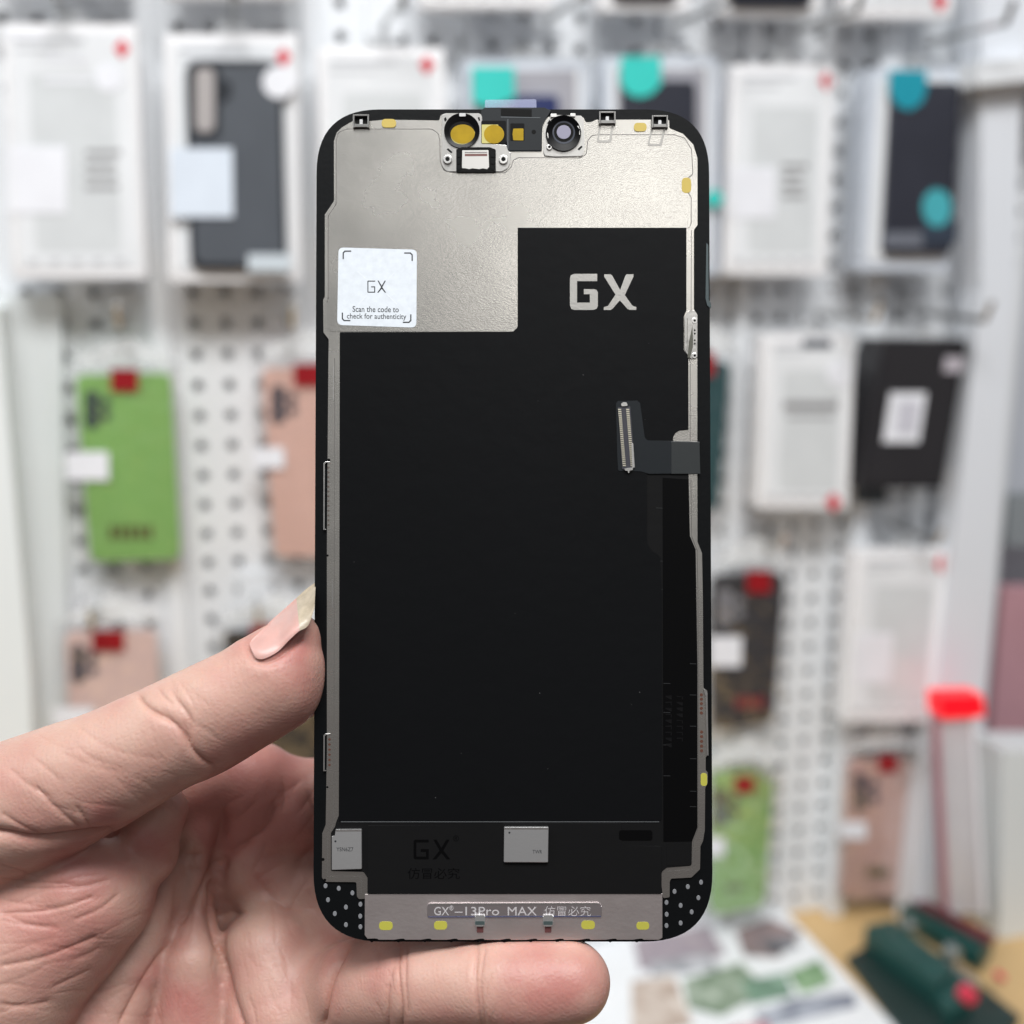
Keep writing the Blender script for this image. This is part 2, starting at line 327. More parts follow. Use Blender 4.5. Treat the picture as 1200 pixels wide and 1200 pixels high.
# front camera holder right
part('lens_bracket', fillet([(636.5,178),(637.4,150),(643,140),(650,136),(681,137),(683.6,141),(685,176),(682,184),(650,184.6),(638,184)], 2, 3), .40, .60, mat('bracket_steel'), bevel=.1)
ring('lens_rim', circ(660,158.2,20.6,44,20.8), circ(660.6,156.5,13,44,13), .5, 1.1, mat('rim_black'), hi=.78)
part('lens_well', circ(660.4,156.6,13.4,36), .62, .79, blk_deep)
ring('lens_inner_ring', circ(660.4,157.2,13.2,36), circ(660.4,156.8,11.4,36), .78, .84, mat('ring_grey', linrgb=(.05,.055,.07), rough=.2), hi=.80)
part('lens', circ(660.5,156.6,8.3,30,8.1), .78, .84, lens_m, bevel=.04)
for x0, y0, x1, y1 in ((645,135.8,652,139.6),(668,135.4,674,139)):
    part('lens_clip', rrect(x0, y0, x1, y1, 1), .9, 1.2, steel_b, bevel=.04)
screw(643.6,174.4,3.4,.35)
part('bracket_slot', [[(676.5,176),(681,172),(682.6,173.4),(678.4,177.6)],[(641,146),(643.6,142),(645,143),(642.6,147.4)]], .6, .63, blk_frame)
part('lens_scratch', [[(676,150),(680,149.6),(681,154),(680,160),(678.4,160),(679,154)],[(640,158),(642,158),(642.6,164),(641,165)]], 1.0, 1.04, steel_b)
# spring clips along the top edge
def spring(x0, y0, x1, y1, lean=0):
    s = part('spring_clip', [[(x0,y0),(x0+2,y0),(x0+2+lean*.0,y1),(x0-.0,y1)],[(x1-2,y0),(x1,y0),(x1,y1),(x1-2,y1)],[(x0+2,y0),(x1-2,y0),(x1-2,y0+2),(x0+2,y0+2)],[(x0+2,y1-4.2),(x1-2,y1-4.2),(x1-2,y1-.5),(x0+2,y1-.5)]], .45, 1.15, mat('clip_steel', linrgb=(.28,.275,.265), rough=.3, metal=1), bevel=.06)
    part('clip_gap', rrect(x0+2.2,y0+2.2,x1-2.2,y1-4.4,.6), .46, .52, blk_deep, s)
    part('clip_tongue', rrect((x0+x1)/2-1.8,y0+5.5,(x0+x1)/2+1.8,y1-4,.6), .5, .95, nickel, s, bevel=.05)
spring(414.5,136.5,433.5,152); spring(701.5,133,721,147.5); spring(763,137.5,782,152)
# the clips' shadows, stood in for by thin darker metal loops below them
def loop(x0, y0, x1, y1, dx, t=2.4):
    o = [(x0,y0),(x1,y0),(x1-dx,y1),(x0-dx,y1)]; i = [(x0+t,y0),(x1-t,y0),(x1-t-dx,y1-t),(x0+t-dx,y1-t)]
    return fillet(o, [0,0,2,2], 3), fillet(i, [0,0,2,2], 3)
clip_shadow_m = mat('clip_shadow_steel', linrgb=(.33,.32,.30), rough=.4, metal=1)
for a in ((702,147,719,168,3),(763,151,780,172,5)):
    o, i = loop(*a); ring('clip_shadow_loop', o, i, .44, .50, clip_shadow_m)

# --- right side hinge block and lower contact strips
blk = part('side_bracket', fillet([(803.6,369),(806,366),(812.4,364.5),(816.6,369.5),(816.8,420),(808.6,421),(806.8,418),(802,411.6),(802,373)], 1.2, 3), .32, .72, mat('bracket_steel'), bevel=.1)
for cy in (376.6, 417.4):
    part('bracket_screw', circ(813.2,cy,3.4,18), .70, .80, steel_b, blk, bevel=.05)
    part('screw_hole', circ(813.3,cy,1.4,12), .79, .815, blk_deep, blk)
part('bracket_groove', [[(810.8,382),(811.4,398),(811.4,407),(808,420),(805,420),(806.4,402)],[(804.4,374),(805.1,374),(804.8,414),(804.1,413)]], .71, .735, mat('groove_grey', linrgb=(.13,.13,.11), rough=.35, metal=.8), blk)
part('bracket_pin', [circ(813.4,y,1.1,10) for y in (387.8,391.8,399.5,403.5)], .71, .76, blk_deep, blk)
def contacts(x, ys, r=1.9):
    part('contact_dot', [circ(x, y, r, 10) for y in ys], .32, .38, copper)
contacts(821.6, [814,819,824.2,829.8,835.2]); contacts(821.8, [857.4,862.8,868.4,874,879.4])
part('contact_rail', [[(823.6,806.5),(826,808),(828.4,812),(829.6,884.5),(827.6,884.5),(826.4,815),(824.6,811)]], .3, .75, steel_b, bevel=.05)
lc = mat('contact_dark', linrgb=(.09,.07,.06), rough=.5)
part('contact_dot', [circ(x, y, 1.25, 8) for x in (385.2,) for y in np.arange(548,616,5.6)], .32, .38, lc)
part('contact_dot', [circ(x, y, 1.5, 8) for x in (386.4,) for y in np.arange(866,899,6)], .32, .38, copper)
for y0, y1 in ((541,621), (859,903)):
    part('contact_rail', [[(379.6,y0+2),(382,y0),(387.6,y0),(387.6,y0+1.2),(382.8,y0+1.2),(381,y0+3),(380.8,y1-1),(382.6,y1-1),(382.6,y1),(379.4,y1)]], .1, .62, steel_b, bevel=.04)
part('edge_nick', [circ(385.6,539.4,1.9,10), circ(378.8,1006.6,1.9,10), circ(381,1030.6,1.6,10), circ(384.2,651,1.3,8), circ(384,922,1.3,8)], .3, .345, blk_deep)

# --- flex with board connector
flex = part('connector_flex', fillet([(721.5,473),(724,470.6),(746,470),(749.6,473),(755,513),(758,516.5),(818.6,518),(819.6,555),(760,555.4),(751,552.6),(724,552.2),(723,535)], 2, 3), .66, .74, blk_flex, bevel=.03)
part('flex_collar', [[(786,517.6),(819,518.2),(820,555.6),(786,555.6)]], .3, .78, mat('collar_grey', linrgb=(.018,.021,.022), rough=.35), bevel=.05)
con = part('board_connector', fillet([(723.5,478),(738,477),(743.6,549),(728.6,550.6)], 1.5), .72, .95, mat('connector_body', linrgb=(.035,.035,.045), rough=.4), bevel=.05)
pins = []
for k in range(30):
    t = k/29
    for xa, xb in ((725.2,730.6),(734.6,739.8)):
        x = xa+(xb-xa)*t; y = 480.5+(546-480.5)*t
        pins.append([(x-1.5,y-.62),(x+2.2,y-.62),(x+2.2,y+.62),(x-1.5,y+.62)])
part('connector_pins', pins, .94, 1.05, gold_pin, con)['kind'] = 'stuff'
part('connector_cap', [fillet([(727,474),(730,472),(733.6,472.6),(735,476.4),(728,477)],1), fillet([(731,549.6),(740.6,548),(741,551),(737,552),(736.6,554.6),(735.2,554.6),(735,552),(732,552)],.5), fillet([(739.2,520),(741.2,520),(743,548),(740,549)],.5)], .9, 1.18, steel_b, con, bevel=.06)

rd = random.Random(5)
part('dust_speck', [circ(rd.uniform(405,770), rd.uniform(400,955), rd.choice((.35,.45,.6)), 6) for _ in range(13)], .66, .672, mat('dust', linrgb=(.06,.06,.06), rough=.7))['kind'] = 'stuff'
# --- shielded chips
ch = part('chip_can', fillet([(394.2,970.4),(424.6,970.2),(424.8,1016.4),(389.8,1017.6),(389.8,978.4),(394.2,978)], .8, 2), .5, 1.15, nickel, bevel=.1)
part('chip_edge', [[(394.4,970.6),(424.4,970.4),(424.4,972.4),(394.4,972.6)]], 1.14, 1.17, steel_b, ch)
part('chip_dot', circ(394.2,984,1.2,12), 1.14, 1.165, ink, ch)
text('chip_print', 'YSN6Z7', (395.4,991,415,995.6), 1.14, 1.165, ink, ch)
ch2 = part('chip_can', fillet([(590.8,967.4),(642.6,967.4),(642,1008.6),(590.4,1008.4)], 1, 2), .55, 1.2, nickel, bevel=.1)
ch2['label'] = 'wide silver chip cover in the middle of the black film'; ch['label'] = 'notched silver chip cover in the lower left corner'
part('chip_edge', [[(591.2,967.8),(642,967.8),(642,970.2),(591.2,970)]], 1.19, 1.22, steel_b, ch2)
part('chip_dot', circ(597,973.8,1.2,12), 1.19, 1.215, ink, ch2)
text('chip_print', 'TWR', (624,994,635,998.2), 1.19, 1.215, ink, ch2)

# --- bottom plate with raised name bar
bot = [(427.8,1047),(776,1046.4),(776,1098)]
x = 776
edge = []
while x > 436:
    edge += [(x-4,1100.6),(x-22,1100.6),(x-23.5,1098.8),(x-27,1098.8)]; x -= 31
edge = [p for p in edge if p[0] > 432]
bot = bot+edge+[(431,1099.4),(427.6,1095)]
part('bottom_plate', bot, .1, .38, steel_l, bevel=.06)
part('edge_bump', [circ(436+31*k,1101.4,2.3,12) for k in range(11)], -.1, .3, blk_gloss, bevel=.04)
bar = part('name_bar', fillet([(503,1057.4),(701,1056.6),(704.8,1060),(704.8,1073),(501,1073.8),(501,1060)], 2, 3), .36, .62, mat('bar_steel', linrgb=(.62,.57,.58), rough=.36, metal=1), bevel=.14)
part('bar_rim', [[(504,1057.8),(701,1057),(701,1059),(504,1059.8)]], .61, .645, steel_b, bar)
part('bar_rim', [[(502,1072.6),(704,1072),(704,1073.2),(502,1073.8)]], .56, .66, mat('rim_blue', linrgb=(.16,.18,.34), rough=.3, metal=.8), bar)
ty0, ty1 = 1061.6, 1071.4
text('name_text', 'GX', (509,ty0,526.5,ty1), .61, .65, engrave, bar)
text('name_text', '®', (526.8,ty0-1.6,531.6,ty0+4), .61, .65, engrave, bar)
text('name_text', '–13Pro', (533,ty0,585,ty1), .61, .65, engrave, bar)
text('name_text', 'MAX', (595,ty0,629,ty1), .61, .65, engrave, bar)
text('name_text', '仿冒必究', (638,ty0-.8,692,ty1+.8), .61, .65, engrave, bar, offset=-.01)
for cx in (562.5, 642):
    t = part('solder_clip', fillet([(cx-6,1070.6),(cx+6.2,1070.4),(cx+6,1081),(cx+4,1083.6),(cx-4,1083.6),(cx-6,1081)], 1), .38, 1.0, mat('clip_white', linrgb=(.85,.87,.86), rough=.2, metal=.9), bevel=.12)
    part('clip_foot', rrect(cx-3.6,1083,cx+4,1091.6,.8), .38, .6, mat('foot_red', linrgb=(.09,.03,.03), rough=.5), t, bevel=.05)
    part('clip_band', rrect(cx-5.4,1077.4,cx+5.4,1081.6,1), .99, 1.03, mat('band_dark', linrgb=(.05,.07,.07), rough=.3), t)
# --- perforated corner pads
dl = [(381.5,1038),(397,1041),(413,1046.4),(384.4,1054.4),(422.4,1059.6),(405.4,1063),(392.4,1070.6),(422.2,1073.6),(405.4,1083.6),(422.4,1086)]
dr = [(821.5,1033.8),(806,1039),(790.4,1044.6),(818.4,1052),(781,1057.4),(797.6,1061),(810.5,1068.6),(781.2,1071.4),(797.6,1081.6),(781,1084.6)]
for x, y in dl+dr: part('corner_pad', [(px_, py_) for px_, py_ in circ(x, y, 2.3, 12, 2.9)], -.02, .08, pad_grey, bevel=.03)

# ================================================================== HAND (signed distance field -> surface net)
def P3(px, py, d):                       # photo pixel + mm behind phone plane -> camera-frame mm (x right, y up, z away)
    Z = 213+d; return np.array([(px-600)/F*Z, -(py-600)/F*Z, float(d)])
def rr(rpx, d): return rpx*(213+d)/F
def chain(pts):
    q = [(P3(x, y, d), rr(r, d)) for x, y, d, r in pts]
    return [(q[i][0], q[i+1][0], q[i][1], q[i+1][1]) for i in range(len(q)-1)]
# (list of capsules, smooth radius with which the group joins what came before)
groups = [
 (chain([(330,960,44,46),(215,1110,42,80),(80,1320,44,110),(-20,1560,50,120)]), 6),
 (chain([(430,1010,46,44),(330,1150,43,72),(200,1340,44,100),(60,1560,50,120)]), 8),
 (chain([(440,1100,38,42),(380,1200,34,70),(280,1360,36,95),(120,1560,46,120)]), 8),
 # palm folds
 (chain([(185,925,30,52),(300,912,32,36)]), 5),
 (chain([(262,905,30,40),(306,918,32,40),(352,948,35,46)]), 5),
 (chain([(300,940,36,44),(296,1010,34,44),(335,1040,36,46),(400,1050,38,50)]), 6),
 (chain([(315,1118,26,58),(335,1190,22,70),(330,1320,26,95)]), 4),
 (chain([(372,1120,32,50),(372,1190,27,62)]), 5),
 (chain([(236,940,30,32),(232,1000,29,26),(228,1070,27,24),(226,1130,22,38),(222,1260,20,55),(180,1400,26,80)]), 1.6),
 (chain([(196,1020,25,22),(150,1135,19,44),(90,1270,16,76),(20,1420,22,100)]), 1.4),
 # thenar
 (chain([(190,950,14,30),(172,978,14,38),(164,998,15,44),(98,1045,11,82),(0,1132,10,112),(-110,1270,14,140),(-120,1500,30,150)]), 1.2),
 # thumb
 (chain([(-230,1010,14,95),(-20,962,5,83),(110,908,0,71),(205,858,-2,63),(262,826,-2,58),(322,789,-1,53)]), 1.6),
 (chain([(240,850,0,54),(326,808,-1,49)]), 4),
 (chain([(270,862,7,30),(352,808,8,34)]), 3),
 (chain([(322,789,-1,51),(338,770,0,39),(348,748,0,29)]), 3),
 # index, middle, ring finger behind the phone
 (chain([(340,940,36,40),(470,902,38,40),(600,862,24,37),(680,838,10.5,35)]), 5),
 (chain([(410,1000,42,42),(540,960,42,40),(670,925,26,37),(750,905,10.5,35)]), 5),
 (chain([(430,1065,38,42),(560,1040,38,39),(680,1010,24,36),(750,995,10.5,34)]), 5),
 # little finger under the lower edge
 (chain([(380,1180,26,58),(420,1156,14,54),(500,1153,4,51),(590,1152,-1,51),(630,1153,-2,50),(668,1150,-2,47.5)]), 4),
]
vox = .64
lo = np.array([-150., -232., -20.]); hi = np.array([42., -7., 76.])
N = np.ceil((hi-lo)/vox).astype(int)+1
ax = [lo[i]+vox*np.arange(N[i]) for i in range(3)]
Fd = np.full(tuple(N), 30., np.float32)
def capsule(px_, py_, pz_, a, b, ra, rb):
    ab = b-a; t = ((px_-a[0])*ab[0]+(py_-a[1])*ab[1]+(pz_-a[2])*ab[2])/(ab@ab)
    t = np.clip(t, 0, 1)
    return np.sqrt((px_-a[0]-t*ab[0])**2+(py_-a[1]-t*ab[1])**2+(pz_-a[2]-t*ab[2])**2)-(ra+(rb-ra)*t)
def smin(a, b, k):
    h = np.clip(.5+.5*(b-a)/k, 0, 1); return b*(1-h)+a*h-k*h*(1-h)
for caps, k in groups:
    G = np.full(tuple(N), 30., np.float32)
    for a, b, ra, rb in caps:
        mn = np.minimum(a-ra, b-rb)-12; mx_ = np.maximum(a+ra, b+rb)+12
        i0 = np.clip(np.floor((mn-lo)/vox).astype(int), 0, N); i1 = np.clip(np.ceil((mx_-lo)/vox).astype(int), 0, N)
        if (i1 <= i0).any(): continue
        s = tuple(slice(i0[i], i1[i]) for i in range(3))
        X, Y, Z = np.meshgrid(ax[0][s[0]], ax[1][s[1]], ax[2][s[2]], indexing='ij', sparse=True)
        G[s] = np.minimum(G[s], capsule(X, Y, Z, a, b, ra, rb))
    Fd = smin(Fd, G, k)
# close the wrist where the volume ends
Yg = ax[1][None, :, None]; Fd = np.maximum(Fd, (lo[1]+3-Yg).astype(np.float32)); Fd = np.maximum(Fd, (lo[0]+3-ax[0][:, None, None]).astype(np.float32))
# surface nets
S = Fd < 0
c = np.zeros(tuple(N-1), bool); acc = S[:-1, :-1, :-1].astype(np.int8)*0
for dx in (0, 1):
    for dy in (0, 1):
        for dz in (0, 1): acc = acc+S[dx:N[0]-1+dx, dy:N[1]-1+dy, dz:N[2]-1+dz]
act = (acc > 0) & (acc < 8)
idx = np.argwhere(act); vid = -np.ones(tuple(N-1), np.int64); vid[act] = np.arange(len(idx))
pos = np.zeros((len(idx), 3)); cnt = np.zeros(len(idx))
cor = [(x, y, z) for x in (0, 1) for y in (0, 1) for z in (0, 1)]
for a in cor:
    for b in cor:
        if sum(b)-sum(a) == 1 and all(q >= p for p, q in zip(a, b)):
            fa = Fd[tuple((idx+a).T)]; fb = Fd[tuple((idx+b).T)]; m = (fa < 0) != (fb < 0)
            t = np.where(m, fa/np.where(m, fa-fb, 1), 0)
            p = idx+np.array(a)+t[:, None]*(np.array(b)-np.array(a)); pos[m] += p[m]; cnt[m] += 1
V = lo+vox*pos/cnt[:, None]
faces = []
for axn in range(3):
    u, w = (axn+1) % 3, (axn+2) % 3
    sl0 = [slice(None)]*3; sl1 = [slice(None)]*3; sl0[axn] = slice(0, -1); sl1[axn] = slice(1, None)
    A = S[tuple(sl0)]; B = S[tuple(sl1)]
    e = np.argwhere(A != B); e = e[(e[:, u] > 0) & (e[:, w] > 0) & (e[:, u] < N[u]-1) & (e[:, w] < N[w]-1)]
    if len(e) == 0: continue
    du = np.zeros(3, int); du[u] = 1; dw = np.zeros(3, int); dw[w] = 1
    q = np.stack([vid[tuple((e-du-dw).T)], vid[tuple((e-dw).T)], vid[tuple(e.T)], vid[tuple((e-du).T)]], 1)
    flip = ~A[tuple(e.T)]; q[flip] = q[flip][:, ::-1]
    faces.append(q)
faces = np.concatenate(faces); faces = faces[(faces >= 0).all(1)]
# relax, then subdivide quads linearly and relax again
def relax(V, Fq, it, lam=.5):
    E = np.concatenate([Fq[:, [0, 1]], Fq[:, [1, 2]], Fq[:, [2, 3]], Fq[:, [3, 0]]])
    for _ in range(it):
        s = np.zeros_like(V); n = np.zeros(len(V))
        for a, b in ((0, 1), (1, 0)):
            np.add.at(n, E[:, a], 1)
            for k in range(3): s[:, k] += np.bincount(E[:, a], weights=V[E[:, b], k], minlength=len(V))
        V = V+lam*(s/np.maximum(n, 1)[:, None]-V)
    return V
def subdiv(V, Fq):
    E = np.sort(np.concatenate([Fq[:, [0, 1]], Fq[:, [1, 2]], Fq[:, [2, 3]], Fq[:, [3, 0]]]), 1)
    key = E[:, 0]*len(V)+E[:, 1]; uq, inv = np.unique(key, return_inverse=True)
    ea, eb = uq//len(V), uq % len(V); n0, n1, nf = len(V), len(uq), len(Fq)
    Vn = np.concatenate([V, (V[ea]+V[eb])/2, V[Fq].mean(1)])
    e = [n0+inv[k*nf:(k+1)*nf] for k in range(4)]; cf = n0+n1+np.arange(nf)
    Q = np.concatenate([np.stack([Fq[:, 0], e[0], cf, e[3]], 1), np.stack([Fq[:, 1], e[1], cf, e[0]], 1),
                        np.stack([Fq[:, 2], e[2], cf, e[1]], 1), np.stack([Fq[:, 3], e[3], cf, e[2]], 1)])
    return Vn, Q
def normals(V, Fq):
    n = np.cross(V[Fq[:, 2]]-V[Fq[:, 0]], V[Fq[:, 3]]-V[Fq[:, 1]]); o = np.zeros_like(V)
    for k in range(4):
        for j in range(3): o[:, j] += np.bincount(Fq[:, k], weights=n[:, j], minlength=len(V))
    return o/np.maximum(np.linalg.norm(o, axis=1), 1e-9)[:, None]
V = relax(V, faces, 4)
V, faces = subdiv(V, faces); V = relax(V, faces, 3)
nrm = normals(V, faces)
if (nrm*(V-V.mean(0))).sum() < 0: faces = faces[:, ::-1]; nrm = -nrm
pxv = 600+V[:, 0]/(213+V[:, 2])*F; pyv = 600-V[:, 1]/(213+V[:, 2])*F
front = np.clip(-nrm[:, 2]*2.2+.25, 0, 1)
# creases: (polyline in photo px, depth mm, width px)
creases = [
 ([(-40,975),(0,975),(40,986),(80,981),(115,977),(140,975)], 1.8, 5),
 ([(262,1003),(250,1022),(226,1056),(208,1086)], 1.3, 5),
 ([(253,1030),(249,1070),(255,1102),(262,1140),(269,1172),(284,1210)], 2.0, 5),
 ([(262,945),(258,985),(253,1030)], 1.4, 8),
 ([(300,985),(280,998),(262,1005)], .7, 6), ([(322,935),(322,958),(304,978),(262,1003)], .8, 7),
 ([(252,1078),(268,1070),(288,1068)], 1.4, 8), ([(296,1022),(310,1045),(335,1062),(372,1066)], .9, 11),
 ([(360,922),(368,945),(378,962)], 1.2, 8), ([(330,908),(336,930),(330,955)], .8, 9),
 ([(205,1100),(180,1128),(155,1170),(138,1205)], .8, 5),
 ([(411,1106),(396,1130),(384,1158),(378,1210)], 1.2, 5),
 ([(212,1001),(225,1003),(242,1001)], .9, 5), ([(213,1020),(228,1018),(246,1022)], .5, 5),
 ([(160,812),(172,830),(200,843),(217,862),(226,880),(240,893),(254,899)], .75, 3),
 ([(200,806),(207,822),(222,838),(224,862)], .4, 3), ([(215,842),(222,874)], .35, 3),
 ([(186,806),(190,815),(204,826)], .3, 2.5),
 ([(0,1030),(45,1034),(88,1036)], .32, 2.2), ([(15,1040),(90,1041),(130,1030)], .34, 2.2), ([(0,1070),(60,1068),(112,1050)], .4, 2.4),
 ([(86,1078),(120,1065),(140,1046)], .3, 2.2), ([(0,1132),(50,1124),(116,1096)], .42, 2.6), ([(10,1074),(40,1086),(70,1088)], .25, 2.2),
 ([(0,1178),(30,1180),(60,1173)], .35, 2.4), ([(60,1158),(80,1148),(106,1136)], .25, 2.2),
 ([(0,1012),(20,1020),(45,1028)], .3, 2.2), ([(40,920),(62,945),(95,972)], .4, 2.6), ([(88,943),(100,960),(108,974)], .35, 2.4), ([(0,952),(25,968),(50,980)], .35, 2.4),
 ([(10,900),(40,925),(60,935)], .18, 2.4), ([(70,880),(110,900),(150,905)], .12, 3), ([(90,850),(130,880),(190,890)], .10, 3),
 ([(468,1104),(466,1140),(470,1175),(472,1215)], .55, 3.2), ([(456,1150),(454,1180),(456,1215)], .45, 3), ([(477,1106),(474,1140),(478,1190)], .35, 2.6),
 ([(561,1104),(556,1140),(560,1180),(566,1215)], .5, 3), ([(569,1108),(563,1140),(564,1170),(569,1205)], .3, 2.4),
 ([(290,751),(295,771),(308,777),(326,771),(344,757),(358,744)], .55, 2.6), ([(286,748),(291,774),(308,783),(330,776)], .2, 2.4),
]
rc = random.Random(11)
def fine(n, x0, y0, x1, y1, ang, ln, dep, w):
    for _ in range(n):
        x, y = rc.uniform(x0, x1), rc.uniform(y0, y1); a = ang+rc.uniform(-.35, .35); l = ln*rc.uniform(.5, 1.4); c_ = rc.uniform(-.25, .25)
        creases.append(([(x-l/2*math.cos(a), y-l/2*math.sin(a)), (x+c_*l*.3*math.sin(a), y-c_*l*.3*math.cos(a)), (x+l/2*math.cos(a), y+l/2*math.sin(a))], dep*rc.uniform(.5, 1.2), w))
fine(26, 0, 1010, 150, 1190, -.15, 60, .13, 1.9)      # thenar
fine(16, 20, 870, 200, 950, .55, 45, .10, 1.9)        # thumb base
fine(12, 165, 800, 250, 880, .9, 34, .13, 1.9)        # thumb joint
fine(18, 265, 920, 370, 1060, -.8, 40, .16, 2.2)      # under the index finger
fine(16, 270, 1080, 370, 1195, 1.2, 40, .12, 2.2)     # palm heel side
fine(14, 180, 1000, 250, 1195, 1.5, 50, .14, 2.2)
fine(8, 440, 1110, 490, 1195, 1.55, 40, .14, 1.9); fine(6, 545, 1110, 580, 1195, 1.55, 36, .12, 1.9)
def segdist(px_, py_, a, b):
    ab = np.subtract(b, a); t = np.clip(((px_-a[0])*ab[0]+(py_-a[1])*ab[1])/(ab@ab), 0, 1)
    return np.hypot(px_-a[0]-t*ab[0], py_-a[1]-t*ab[1])
disp = np.zeros(len(V)); cre = np.zeros(len(V))
for pl, dep, w in creases:
    pl = np.array(pl, float)
    # smooth the polyline
    for _ in range(2):
        q = [pl[0]]
        for i in range(len(pl)-1): q += [pl[i]*.75+pl[i+1]*.25, pl[i]*.25+pl[i+1]*.75]
        q.append(pl[-1]); pl = np.array(q)
    m = (pxv > pl[:, 0].min()-4*w) & (pxv < pl[:, 0].max()+4*w) & (pyv > pl[:, 1].min()-4*w) & (pyv < pl[:, 1].max()+4*w)
    if not m.any(): continue
    dd = np.full(m.sum(), 1e9)
    for i in range(len(pl)-1): dd = np.minimum(dd, segdist(pxv[m], pyv[m], pl[i], pl[i+1]))
    # taper the ends
    L0 = np.hypot(pxv[m]-pl[0, 0], pyv[m]-pl[0, 1]); L1 = np.hypot(pxv[m]-pl[-1, 0], pyv[m]-pl[-1, 1])
    tp_ = np.clip(np.minimum(L0, L1)/(3*w)+.25, 0, 1)
    g = .72*np.exp(-(dd+.3*w)/(w*.6))/.61+.34*np.exp(-(dd/(1.9*w))**2)
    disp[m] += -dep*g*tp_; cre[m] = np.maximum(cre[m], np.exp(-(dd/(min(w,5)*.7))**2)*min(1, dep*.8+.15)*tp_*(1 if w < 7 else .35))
# low-frequency skin irregularity
def vnoise(P, s, seed):
    r = np.random.default_rng(seed); T = r.random((64, 64, 64)); Q = P/s; i = np.floor(Q).astype(int); f = Q-i; f = f*f*(3-2*f); o = 0
    for dx in (0, 1):
        for dy in (0, 1):
            for dz in (0, 1):
                o = o+T[(i[:, 0]+dx) % 64, (i[:, 1]+dy) % 64, (i[:, 2]+dz) % 64]*(f[:, 0] if dx else 1-f[:, 0])*(f[:, 1] if dy else 1-f[:, 1])*(f[:, 2] if dz else 1-f[:, 2])
    return o-.5
disp = disp*front+(vnoise(V, 9, 1)*.7+vnoise(V, 4, 2)*.22)*.6
V = V+nrm*disp[:, None]
blobs = [(300,915,60,1.0),(262,975,40,.8),(232,960,30,.6),(340,960,45,.5),(330,1010,32,.35),(335,765,32,.75),(352,800,25,.3),(60,1095,70,.5),(90,1010,50,.45),(170,985,22,.8),(665,1150,42,.9),(600,1130,30,.25),
         (335,1130,55,.35),(210,1185,40,.5),(120,960,25,.4),(130,860,40,-.3),(60,870,50,-.35),(230,810,35,-.4),(310,1075,26,-.5),(228,995,16,-.6),(230,1120,24,-.4),(500,1150,40,-.35),(430,1150,40,.2),(165,1090,24,-.35),(140,1130,30,-.25)]
red = np.zeros(len(V))
for bx, by, br, s in blobs: red += s*np.exp(-((pxv-bx)**2+(pyv-by)**2)/(br*br))
red += vnoise(V, 5, 3)*.7+vnoise(V, 12, 4)*.6
# object frame: origin at the wrist end, axes of the camera (metres)
HO = P3(40, 1560, 45)
HM = CM @ Matrix.Translation((HO[0]*mm, HO[1]*mm, -(213+HO[2])*mm))
def tocam(Vm): return np.stack([Vm[:, 0]-HO[0], Vm[:, 1]-HO[1], -(Vm[:, 2]-HO[2])], 1)*mm
me = bpy.data.meshes.new('hand'); Vm = tocam(V)
me.vertices.add(len(Vm)); me.vertices.foreach_set('co', Vm.astype(np.float32).ravel())
fl = faces[:, ::-1]                       # mirrored z flips the winding
me.loops.add(len(fl)*4); me.loops.foreach_set('vertex_index', fl.ravel().astype(np.int32))
me.polygons.add(len(fl)); me.polygons.foreach_set('loop_start', np.arange(0, len(fl)*4, 4, dtype=np.int32))
me.update(calc_edges=True); me.validate()
at = me.attributes.new('tint', 'FLOAT_COLOR', 'POINT')
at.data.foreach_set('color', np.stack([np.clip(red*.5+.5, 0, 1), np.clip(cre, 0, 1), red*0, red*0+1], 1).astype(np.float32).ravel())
me.shade_smooth()
bmt = bmesh.new(); bmt.from_mesh(me); bmesh.ops.recalc_face_normals(bmt, faces=bmt.faces); bmt.to_mesh(me); bmt.free()

